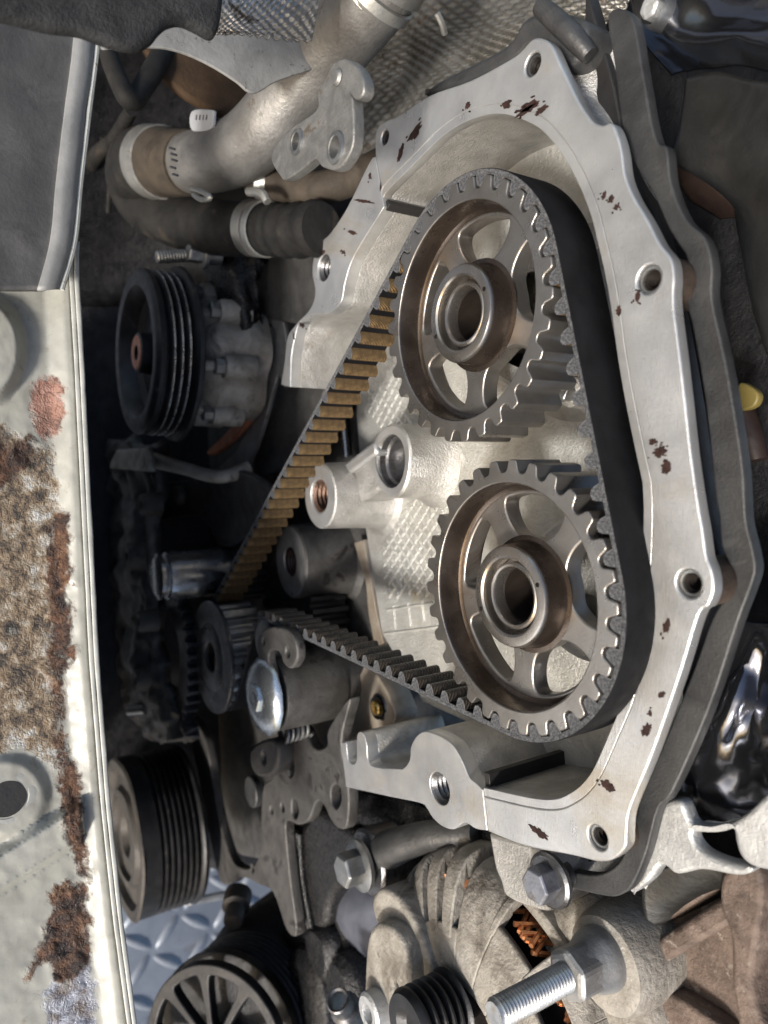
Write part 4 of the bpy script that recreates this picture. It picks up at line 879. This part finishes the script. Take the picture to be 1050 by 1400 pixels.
# second gear behind the crank
g2 = at(392, 846, 50)
og = thing('oil_pump_gear', 'black toothed gear behind the crankshaft sprocket', 'gear', g2)
plate('gear_body', M_BLACKM, og, gear_outline(30, 52, 47, 0, (g2.x, g2.z)), 50, 84, [circ((g2.x, g2.z), 14)], bevel=.6)
sf = at(211, 789, -44); ks = mpp(sf)
sh_ = thing('idler_shaft', 'polished dark steel shaft with bright collar left of the belt', 'shaft', sf)
G().lathe((sf.x, sf.y, sf.z), [(.01, 0), (24*ks, 0), (30*ks, 2), (31*ks, 5), (28*ks, 8), (33*ks, 10), (34*ks, 16), (34*ks, 72)], 48).obj('shaft_body', M_CHROME, sh_)
G().lathe((sf.x, sf.y, sf.z), [(28*ks, 7.4), (31.6*ks, 5.4), (31.6*ks, 2), (29*ks, .8)], 48).obj('collar', M_CHROME, sh_)
plate('drive_gear', M_BLACKM, sh_, gear_outline(26, 38, 33, 0, (sf.x-8, sf.z-2)), 24, 52, bevel=.6)

# ================================================================== water pump
P0 = at(183, 482, -62); RPU = 112*mpp(P0)
wp = thing('water_pump', 'water pump with black grooved pulley and grimy finned body', 'pump', P0)
R_ = RPU
G().lathe(P0, [(.01, 8), (R_*.10, 8), (R_*.10, 3), (R_*.2, 2), (R_*.24, 3), (R_*.26, 16), (R_*.6, 18), (R_*.7, 14), (R_*.76, 3), (R_*.80, .5), (R_*.92, 0), (R_*.97, 1), (R_, 3), (R_*1.0, 6)], 80).obj('pulley_face', M_PULL, wp)
pg_ = G().lathe(P0, [(R_, 5.8)]+vgroove(R_, 6, 4, 6.2, 4.5)+[(R_*1.07, 32), (R_*1.08, 35), (R_*1.04, 37), (R_*.5, 38)], 80).obj('pulley_grooves', M_PULL, wp)
for y in (13.6, 19.8, 26): G().lathe(P0, [(R_-1.0, y-1.2), (R_+.25, y-.5), (R_+.25, y+.6), (R_-1.0, y+1.2)], 80).obj('groove_crest', M_PULLR, pg_)
G().lathe(P0, [(R_*.09, 1.8), (R_*.19, 1.2), (R_*.21, 2.2)], 40).obj('hub_face', M_SILIC, wp, label='rust red hub face of the pulley')
G().lathe(P0, [(R_*.34, 36), (R_*.42, 42), (R_*.60, 50), (R_*.74, 60), (R_*.76, 76), (R_*.80, 80), (R_*.80, 100)], 60, wob=lambda a, y: .06*math.sin(5*a)+.03*math.sin(9*a+y*.2)).obj('pump_body', M_PUMP, wp)
for k in range(7):
    a = 2*PI*k/7+.35; dd = Vector((math.cos(a), 0, math.sin(a))); tt = Vector((-dd.z, 0, dd.x))
    G().box(P0+dd*R_*.66+Vector((0, 60, 0)), dd*R_*.13, Vector((0, 20, 0)), tt*4).obj('body_fin', M_PUMP, wp, bevel=2)
    b_ = P0+dd*R_*.80+Vector((0, 72, 0)); bb_ = G().lathe(b_, [(.01, -14), (9, -14), (10, -12), (11, 12)], 24).obj('bolt_boss', M_PUMP, wp); G().hexa(b_, 7, -22, -13.5).obj('bolt_head', M_STEEL, bb_, smooth=0, bevel=.6)
yplate('sealant_bead', M_SILIC, wp, [(352,540),(345,566),(330,588),(312,608),(292,622),(282,618),(300,600),(318,580),(332,560),(338,542)], 36, 6, bevel=2)
plt_ = thing('pump_gasket_plate', 'grey sheet metal gasket plate between water pump and head arm', 'plate', at(370, 480, 40))
yplate('plate', M_FACE, plt_, [(370,419),(362,426),(358,445),(359,470),(364,501),(361,529),(350,549),(344,572),(332,599),(320,620),(300,640),(316,655),(330,648),(344,626),(356,595),(366,559),(374,528),(380,511),(388,530,1),(396,523),(393,480),(388,444),(380,422)], 42, 4, [[(365,447),(371,444),(377,455),(375,470),(368,472),(364,460)]], bevel=.8)
rus = thing('oily_bracket', 'wet black oily bracket above the water pump', 'bracket', at(320, 410, 10))
sheet('bracket_body', M_BLACKO, rus, [[(268, 345, 0), (305, 340, 8), (345, 338, 24)], [(285, 390, 4), (318, 385, 6), (350, 385, 26)], [(300, 440, 12), (330, 438, 12), (354, 440, 30)], [(305, 500, 22), (335, 498, 22), (358, 505, 36)]], nu=10, nv=10, amp=4, freq=.09, thick=20, smooth=60)
hex_bolt('steel nut holding the oily bracket above the pump pulley', 276, 348, -14, 13, M_STEEL, True, 12, cat='nut')
st_ = thing('threaded_stud', 'threaded stud sticking out above the pump pulley', 'stud', at(240, 352, -30)); a_, b_ = at(214, 352, -48), at(268, 349, -16)
L0 = (b_-a_).length; pr = [(.01, 0)]
y = 0
while y < L0: pr += [(4.3, y), (5.6, y+1.2)]; y += 2.4
G().lathe(a_, pr+[(.01, L0)], 20, ax=b_-a_).obj('thread', M_STEEL, st_)
bx = thing('black_housing', 'plain dark housing behind the oily bracket', 'housing', at(385, 390, 40))
yplate('housing', M_BLOCK, bx, [(345,352,1),(428,346,1),(432,440),(390,440),(348,432,1)], 38, 30, bevel=3)
# engine mount bracket in the dark left gap
mb = thing('mount_bracket', 'dark rough cast mount bracket in the gap left of the shaft', 'bracket', at(185, 800, -30))
sheet('bracket_body', M_BLOCK, mb, [[(150, 600, -30), (182, 606, -34), (212, 612, -26)], [(150, 700, -26), (180, 700, -36), (206, 700, -28)], [(142, 800, -24), (176, 800, -34), (202, 810, -26)], [(160, 890, -24), (186, 890, -36), (210, 890, -26)], [(176, 970, -24), (200, 965, -32), (228, 960, -24)], [(215, 1020, -20), (232, 1014, -26), (252, 1006, -20)]], nu=14, nv=14, amp=9, freq=.035, thick=14, smooth=60)
for i, (x, y, r_) in enumerate(((196, 690, 9), (176, 760, 12), (192, 850, 9), (188, 930, 10))):
    q = at(x, y, -40); G().lathe(q, [(.01, 2), (r_*.45, 2), (r_*.5, -2), (r_, -3), (r_*1.15, 0), (r_*1.3, 16)], 24).obj('bolt_boss', M_PULLB, mb)
sheet('mount_foot', M_PUMP, mb, [[(158, 615, -44), (200, 612, -42)], [(150, 640, -44), (205, 645, -42)]], nu=6, nv=4, amp=1.5, freq=.05, thick=6)
rgp = at(226, 892, -16)
rgt = thing('damper_ring', 'dark toothed ring standing behind the mount bracket', 'gear', rgp)
plate('ring_gear', M_PULL, rgt, gear_outline(40, 74, 68, 0, (rgp.x, rgp.z)), -16, -4, [circ((rgp.x, rgp.z), 46, 48)], bevel=.8)
rod_ = thing('stay_rod', 'brown steel stay rod crossing under the pump pulley', 'rod', at(240, 640, -10))
pxtube('rod', M_PUMP, rod_, [(205, 628, -30), (250, 640, -16), (300, 652, 4), (340, 640, 30)], [11, 9, 9, 11], seg=12)
pxtube('bolt_shank', M_STEEL, mb, [(178, 972, -40), (200, 970, -30)], [7, 7], n=2)
lp = thing('lower_plate', 'dark lower cover plate behind the belt with round relief', 'plate', at(260, 690, 20))
yplate('plate', M_BLOCK, lp, [(210,660,1),(262,655),(300,640),(345,650),(370,680),(350,720),(320,745),(296,745),(286,720),(270,705),(238,708),(214,712,1)], 18, 8, bevel=2)
q = at(246, 676, 12); bump_blob('casting_lump', M_PULLB, lp, q, 11, 8, 12, .2, 4, 2)

# ================================================================== accessory pulleys, mounting plate
P1 = at(166, 1146, -52); R_ = 106*mpp(P1)
ap_ = thing('ribbed_pulley', 'large black multi ribbed pulley with dirty brown face low in the gap', 'pulley', P1)
G().lathe(P1, [(.01, 10), (R_*.2, 10), (R_*.25, 4), (R_*.5, 6), (R_*.52, 1), (R_*.6, 1), (R_*.64, 6), (R_*.82, 7), (R_*.86, 1), (R_*.97, 0), (R_, 2)], 80, wob=lambda a, y: .02*math.sin(6*a)).obj('pulley_face', M_PULLB, ap_)
G().lathe(P1, [(R_, 1.8), (R_, 18)]+vgroove(R_, 18, 7, 6, 4)+[(R_*1.02, 62), (R_*1.0, 66), (R_*.5, 68)], 80).obj('rib_grooves', M_PULL, ap_)
P2 = at(304, 1424, -18); R_ = 112*mpp(P2)
ac = thing('compressor', 'black compressor with spoked clutch pulley at the bottom edge', 'compressor', P2)
FN = Vector((-.12, -.80, .58)).normalized(); FU = Vector((1, 0, 0)); FU = (FU-FN*FU.dot(FN)).normalized(); FV = FN.cross(FU)
plate('clutch_plate', M_PULL, ac, circ((0, 0), R_*.97, 80), 4, 14, [kidney((0, 0), 2*PI*k/9+.2, .27, R_*.26, R_*.84, 7) for k in range(9)], bevel=1.5, frame=(P2, FU, FV))
G().lathe(P2, [(.01, 6), (R_*.99, 7), (R_, 3), (R_, 12)]+vgroove(R_*.98, 14, 6, 6, 4)+[(R_, 54), (R_*.6, 56)], 80, ax=-FN).obj('pulley_body', M_BLACKM, ac)
G().lathe(P2, [(.01, -17), (R_*.1, -17), (R_*.14, -2), (R_*.2, 2)], 40, ax=-FN).obj('hub', M_PULLB, ac)
cbd = ac
G().lathe(P2-FN*52, [(R_*.7, 0), (R_*.9, 8), (R_*1.02, 20), (R_*1.02, 100), (R_*.7, 110)], 48, wob=lambda a, y: .05*math.sin(4*a+.5), ax=-FN).obj('compressor_case', M_BLACKM, cbd)
for k, (x, y, r_, w0) in enumerate(((440, 1300, 40, 0), (420, 1360, 62, 1), (470, 1350, 44, 2))):
    q = at(x, y, 46); kq = mpp(q); G().lathe(q, [(.01, -6), (r_*kq*.7, -6), (r_*kq*.95, 0), (r_*kq, 6), (r_*kq, 60)], 40, wob=lambda a, y: .05*math.sin(3*a+w0)).obj('cast_barrel', M_BLACKO, cbd)
yplate('mount_ear', M_BLACKM, cbd, [(310,1275,1),(345,1268),(400,1272),(440,1262),(456,1248),(472,1290),(490,1340),(500,1420),(330,1420),(322,1320)], 54, 40, bevel=6)
pf = at(318, 1262, 10); G().lathe(pf, [(.01, 0), (8, 0), (9, 2), (9, 16), (13, 18), (13, 34)], 24, ax=(-.3,.5,-.8)).obj('port_fitting', M_PULLB, cbd)
pf = at(462, 1368, 14); G().lathe(pf, [(6, 0), (7.5, -1), (8.5, 0), (8.5, 12), (11, 14), (11, 30)], 28, ax=(.7,.5,-.3)).obj('hose_port', M_STEELD, cbd)
mp_ = thing('mounting_plate', 'dark grey lobed accessory mounting plate with large cut-out', 'plate', at(400, 1080, 30))
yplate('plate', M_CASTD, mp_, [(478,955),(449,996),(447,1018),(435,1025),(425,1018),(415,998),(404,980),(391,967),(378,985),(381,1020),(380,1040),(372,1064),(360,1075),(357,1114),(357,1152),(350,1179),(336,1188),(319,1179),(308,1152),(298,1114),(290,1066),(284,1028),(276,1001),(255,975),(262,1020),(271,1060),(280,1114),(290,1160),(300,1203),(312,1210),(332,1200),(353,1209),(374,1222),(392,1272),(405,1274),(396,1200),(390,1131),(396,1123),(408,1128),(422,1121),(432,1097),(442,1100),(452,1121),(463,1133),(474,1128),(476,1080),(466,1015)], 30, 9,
       [[(452,1080),(458,1072),(465,1078),(466,1094),(460,1106),(453,1098)], (386,1104,6), (371,1108,5), [(393,1034),(398,1032),(402,1046),(400,1060),(395,1062),(393,1046)], [(399,1094),(405,1096),(408,1110),(404,1120),(399,1112)], (345,1188,5)], bevel=1.4)
for (x, y) in ((397, 1042), (386, 1104), (404, 1108), (459, 1082)):
    q = at(x, y, 38); G().lathe(q, [(.01, -2), (5, -2), (6, 0), (6, 5)], 16).obj('bolt_tip', M_STEELD, mp_)
yplate('cast_ear', M_CASTD, mp_, [(345,1020),(372,1010),(380,1030),(374,1058),(352,1062),(342,1044)], 16, 16, [(360,1036,7)], bevel=3)
q = at(342, 1083, 26); G().lathe(q, [(.01, 0), (13, 0), (14, 1), (14, 6), (8, 8)], 28).obj('disc_washer', M_COVER, mp_)
sup = thing('oily_post', 'black oil wet ribbed support post beneath the mounting plate', 'support', at(420, 1190, 44))
yplate('post', M_BLACKO, sup, [(392,1124,1),(412,1130),(432,1104),(470,1130),(500,1140),(520,1170),(480,1200),(452,1230),(440,1272),(404,1276,1),(398,1200)], 44, 50, bevel=6, n=4)
for k in range(5): pxtube('rib', M_BLACKO, sup, [(398+k*3, 1132+k*2, 42), (402+k*3, 1200, 42), (410+k*4, 1268, 42)], 4, seg=10)
shd = thing('arm_shade_casting', 'black casting standing in for the shade under the lower head arm', 'engine casting', at(540, 1120, 60))
sheet('shade_sheet', M_BLACKO, shd, [[(468, 1078, 60), (540, 1092, 58), (620, 1120, 58), (690, 1150, 60)], [(476, 1120, 52), (540, 1130, 50), (600, 1150, 52), (680, 1180, 60)], [(500, 1160, 60), (540, 1165, 58), (600, 1180, 62), (660, 1200, 70)]], nu=10, nv=8, amp=4, freq=.08, thick=20, smooth=60)  # black sheet that puts the arm's shadow into colour
hb = hex_bolt('steel hex bolt with washer between mounting plate and alternator', 489, 1184, 18, 23, M_STEEL, True, 13)
pxb = at(500, 1180, 26)
G().lathe(pxb, [(10, 0), (20, 0), (22, 2), (22, 26), (26, 40)], 36).obj('bolt_sleeve', M_STEELD, hb)
ar = thing('adjuster_bracket', 'grey alternator adjusting arm running right from the hex bolt', 'bracket', at(560, 1150, 36))
pxtube('arm', M_COVERD, ar, [(505, 1176, 34), (540, 1158, 36), (590, 1142, 44), (650, 1140, 56)], [30, 24, 20, 16], seg=20)
bl = thing('bluish_cover', 'blue grey plastic cover low between post and alternator', 'cover', at(490, 1260, 60))
sheet('cover_sheet', mat('blue grey plastic', (.05,.054,.07), (.085,.09,.11), 0, (.4,.6), 40, .1), bl, [[(445, 1225, 62), (490, 1205, 58), (540, 1215, 62)], [(440, 1260, 60), (490, 1250, 50), (540, 1250, 60)], [(455, 1310, 66), (490, 1310, 60), (540, 1300, 66)]], nu=8, nv=8, amp=2, freq=.03, thick=6)

# ================================================================== alternator
A0 = at(640, 1420, 24); RA = 94.0
alt = thing('alternator', 'oxidised grey alternator with slotted end housing and copper windings', 'alternator', A0)
aN = 144
prof = [(RA*.34, -4), (RA*.44, -6), (RA*.56, -5), (RA*.66, -3), (RA*.76, 0), (RA*.84, 3), (RA*.91, 7), (RA*.96, 12), (RA*.99, 18), (RA, 24), (RA, 31), (RA, 38), (RA, 45), (RA, 52), (RA*1.01, 57), (RA*1.06, 60), (RA*1.06, 70), (RA*1.06, 80), (RA*.98, 84), (RA*.98, 100), (RA*.98, 118)]
def sector(name, a0, a1, q0, q1, lift=0.0, th=7.0, m_=M_ALT):
    """a solid piece of the end housing between two angles, along profile points q0..q1"""
    n = max(2, int((a1-a0)/3)); g_ = G(); P = prof[q0:q1+1]; k = len(P)
    inn = [(r-th*.55, y+th*.8) if q < 7 else (r-th, y) for q, (r, y) in enumerate(P, q0)]
    vs = []
    for i in range(n+1):
        a = math.radians(a0+(a1-a0)*i/n); d_ = Vector((math.cos(a), 0, math.sin(a)))
        for (r, y) in P: vs.append(A0+d_*(r+lift)+Vector((0, y, 0)))
        for (r, y) in inn: vs.append(A0+d_*r+Vector((0, y, 0)))
    w_ = 2*k; fs = []
    for i in range(n):
        b0, b1 = i*w_, (i+1)*w_
        for q in range(k-1):
            fs.append([b0+q, b1+q, b1+q+1, b0+q+1]); fs.append([b0+k+q, b0+k+q+1, b1+k+q+1, b1+k+q])
        fs.append([b0, b0+k, b1+k, b1]); fs.append([b0+k-1, b1+k-1, b1+2*k-1, b0+2*k-1])
    for b0, rv in ((0, False), (n*w_, True)):
        for q in range(k-1):
            f = [b0+q, b0+q+1, b0+k+q+1, b0+k+q]; fs.append(f[::-1] if rv else f)
    return g_.add(vs, fs).obj(name, m_, alt, smooth=38, bevel=1.5)
sector('end_housing', 161, 182, 0, 20); sector('end_housing', 134, 141, 0, 20); sector('end_housing', 40, 121, 0, 20); sector('end_housing', 252, 330, 0, 20)
sector('end_housing', 140.6, 161.4, 0, 5); sector('end_housing', 140.6, 161.4, 8, 20); sector('end_housing', 120.6, 134.4, 0, 4); sector('end_housing', 120.6, 134.4, 6, 20)
sector('rear_ring', 181.6, 252.4, 14, 20); sector('front_ring', 181.6, 252.4, 0, 3)
for a0, a1 in ((186.5, 195), (200, 208), (213, 221), (226, 234), (239, 247)): sector('vent_bar', a0, a1, 2, 15, 2.6, 9)
sector('window_rim', 138.5, 141.5, 4, 9, 1.6); sector('window_rim', 160.5, 163.5, 4, 9, 1.6)
wg = G()
for k in range(150):
    a = 2*PI*k/150+.02*random.random(); rr = RA*(.835+.045*random.random()); tw = random.choice((.34, -.30, .22, -.26)); pts = []
    for u in range(6):
        t = u/5; aa = a+tw*(t-.5); pts.append(A0+Vector((math.cos(aa)*rr, 9+t*46, math.sin(aa)*rr))*1.0)
    wg.tube(pts, 1.5, 6, n=2)
o = wg.obj('copper_winding', M_COPPER, alt); o['kind'] = 'stuff'
G().lathe(A0, [(.01, 16), (RA*.80, 16), (RA*.80, 90)], 48).obj('stator_core', M_BORE, alt)
pu = A0+Vector((6, -40, -14))
pa = at(556, 1408, -16); ka = mpp(pa); R_ = 52*ka
G().lathe(pa, [(.01, 4), (R_*.3, 4), (R_*.5, 0), (R_*.85, 0), (R_*.95, 3)]+vgroove(R_*.95, 4, 5, 5, 3.5)+[(R_, 30), (R_*.5, 34), (R_*.4, 60)], 56).obj('pulley', M_PULL, alt)
er = at(505, 1385, -4); ke = mpp(er)
G().lathe(er, [(10*ke, 16), (11*ke, 0), (13*ke, -1.5), (22*ke, -1.5), (26*ke, 0), (27*ke, 5), (24*ke, 20)], 36).obj('mount_eye', M_WHITEAL, alt)
yplate('side_ear', M_ALT, alt, [(503,1280),(520,1262),(545,1280),(560,1330),(552,1390),(530,1420),(500,1420),(498,1340)], 4, 22, [(540,1350,7)], bevel=3)
yplate('rib_ear', M_ALT, alt, [(508,1235),(520,1215),(545,1228),(570,1270),(590,1330),(575,1345),(545,1310),(520,1275)], 14, 30, bevel=3)
# top ear carrying the long bolt
ea_ = at(822, 1322, 36); kE = mpp(ea_)
G().lathe(ea_, [(.01, 0), (50*kE, 0), (62*kE, 2), (68*kE, 7), (70*kE, 14), (70*kE, 60), (66*kE, 66)], 48, wob=lambda a, y: .04*math.sin(2*a)).obj('top_ear', M_ALT, alt)
c_ = (A0+ea_)/2; dd = (Vector((ea_.x, 0, ea_.z))-Vector((A0.x, 0, A0.z))); ln = dd.length; dd.normalize(); e2 = Vector((-dd.z, 0, dd.x))
G().box(Vector((A0.x, 72, A0.z))+dd*(ln*.55), dd*(ln*.45), (0, 26, 0), e2*34).obj('ear_bridge', M_ALT, alt, bevel=10)
lb = thing('long_stud_bolt', 'long threaded zinc stud with thick flange nut on the alternator ear', 'bolt', at(790, 1318, 30))
n0 = at(806, 1318, 28); kn = mpp(n0)
G().lathe(n0, [(.01, -14), (24*kn, -14), (30*kn, -12), (32*kn, -4), (40*kn, 2), (43*kn, 6), (43*kn, 9), (36*kn, 10)], 40).obj('flange', M_FACE, lb)
G().hexa(n0, 36*kn, -16, 1, rot=.8).obj('nut', M_FACE, lb, smooth=0, bevel=2)
s1 = n0+Vector((0, -12, 0)); s0 = Vector((n0.x, -30, n0.z)); L0 = 46; pr = [(.01, 0), (5.2, 0), (5.8, 1.5)]; y = 2
while y < L0: pr += [(6.5, y), (5.7, y+.9)]; y += 1.8
G().lathe(s0, pr+[(5.7, L0)], 28).obj('thread', M_STUD, lb)
# brown bracket at lower right
br = thing('rusty_bracket', 'rusty brown cast bracket with raised rail right of the alternator', 'bracket', at(950, 1320, 70))
yplate('bracket_body', M_ALTB, br, [(846,1276),(880,1256),(930,1226),(985,1190),(1012,1172),(1040,1166),(1110,1160,1),(1110,1470,1),(850,1470,1),(838,1400),(836,1330)], 68, 26, bevel=4)
def bar_(name, a, b, wpx, dep, m_=M_ALTB, bev=2.5):
    A_, B_ = at(*a), at(*b); d_ = (B_-A_); n_ = Vector((0, 1, 0)); n_ = (n_-d_.normalized()*n_.dot(d_.normalized())).normalized(); e_ = d_.normalized().cross(n_)
    G().box((A_+B_)/2+n_*dep, d_/2, n_*dep, e_*(wpx*mpp(A_)/2)).obj(name, m_, br, bevel=bev)
bar_('rail', (856, 1330, 54), (1004, 1240, 54), 26, 9)
bar_('rail', (862, 1284, 60), (1004, 1196, 60), 13, 7)
yplate('end_lug', M_ALTB, br, [(986,1200),(1000,1184),(1024,1180),(1040,1196),(1042,1240),(1034,1290),(1028,1340),(1034,1380),(1054,1420),(1060,1470),(1020,1470),(1008,1400),(1000,1340),(998,1280),(984,1240)], 52, 20, bevel=2.2)
yplate('rib', M_ALTB, br, [(880,1360),(900,1352),(980,1400),(1010,1440),(1000,1470),(900,1470)], 58, 14, bevel=2)
yplate('rib', M_ALTB, br, [(846,1330),(866,1322),(884,1360),(880,1420),(860,1470),(836,1470),(836,1380)], 60, 14, bevel=2)
# dark sump behind everything, closing the view to the ground
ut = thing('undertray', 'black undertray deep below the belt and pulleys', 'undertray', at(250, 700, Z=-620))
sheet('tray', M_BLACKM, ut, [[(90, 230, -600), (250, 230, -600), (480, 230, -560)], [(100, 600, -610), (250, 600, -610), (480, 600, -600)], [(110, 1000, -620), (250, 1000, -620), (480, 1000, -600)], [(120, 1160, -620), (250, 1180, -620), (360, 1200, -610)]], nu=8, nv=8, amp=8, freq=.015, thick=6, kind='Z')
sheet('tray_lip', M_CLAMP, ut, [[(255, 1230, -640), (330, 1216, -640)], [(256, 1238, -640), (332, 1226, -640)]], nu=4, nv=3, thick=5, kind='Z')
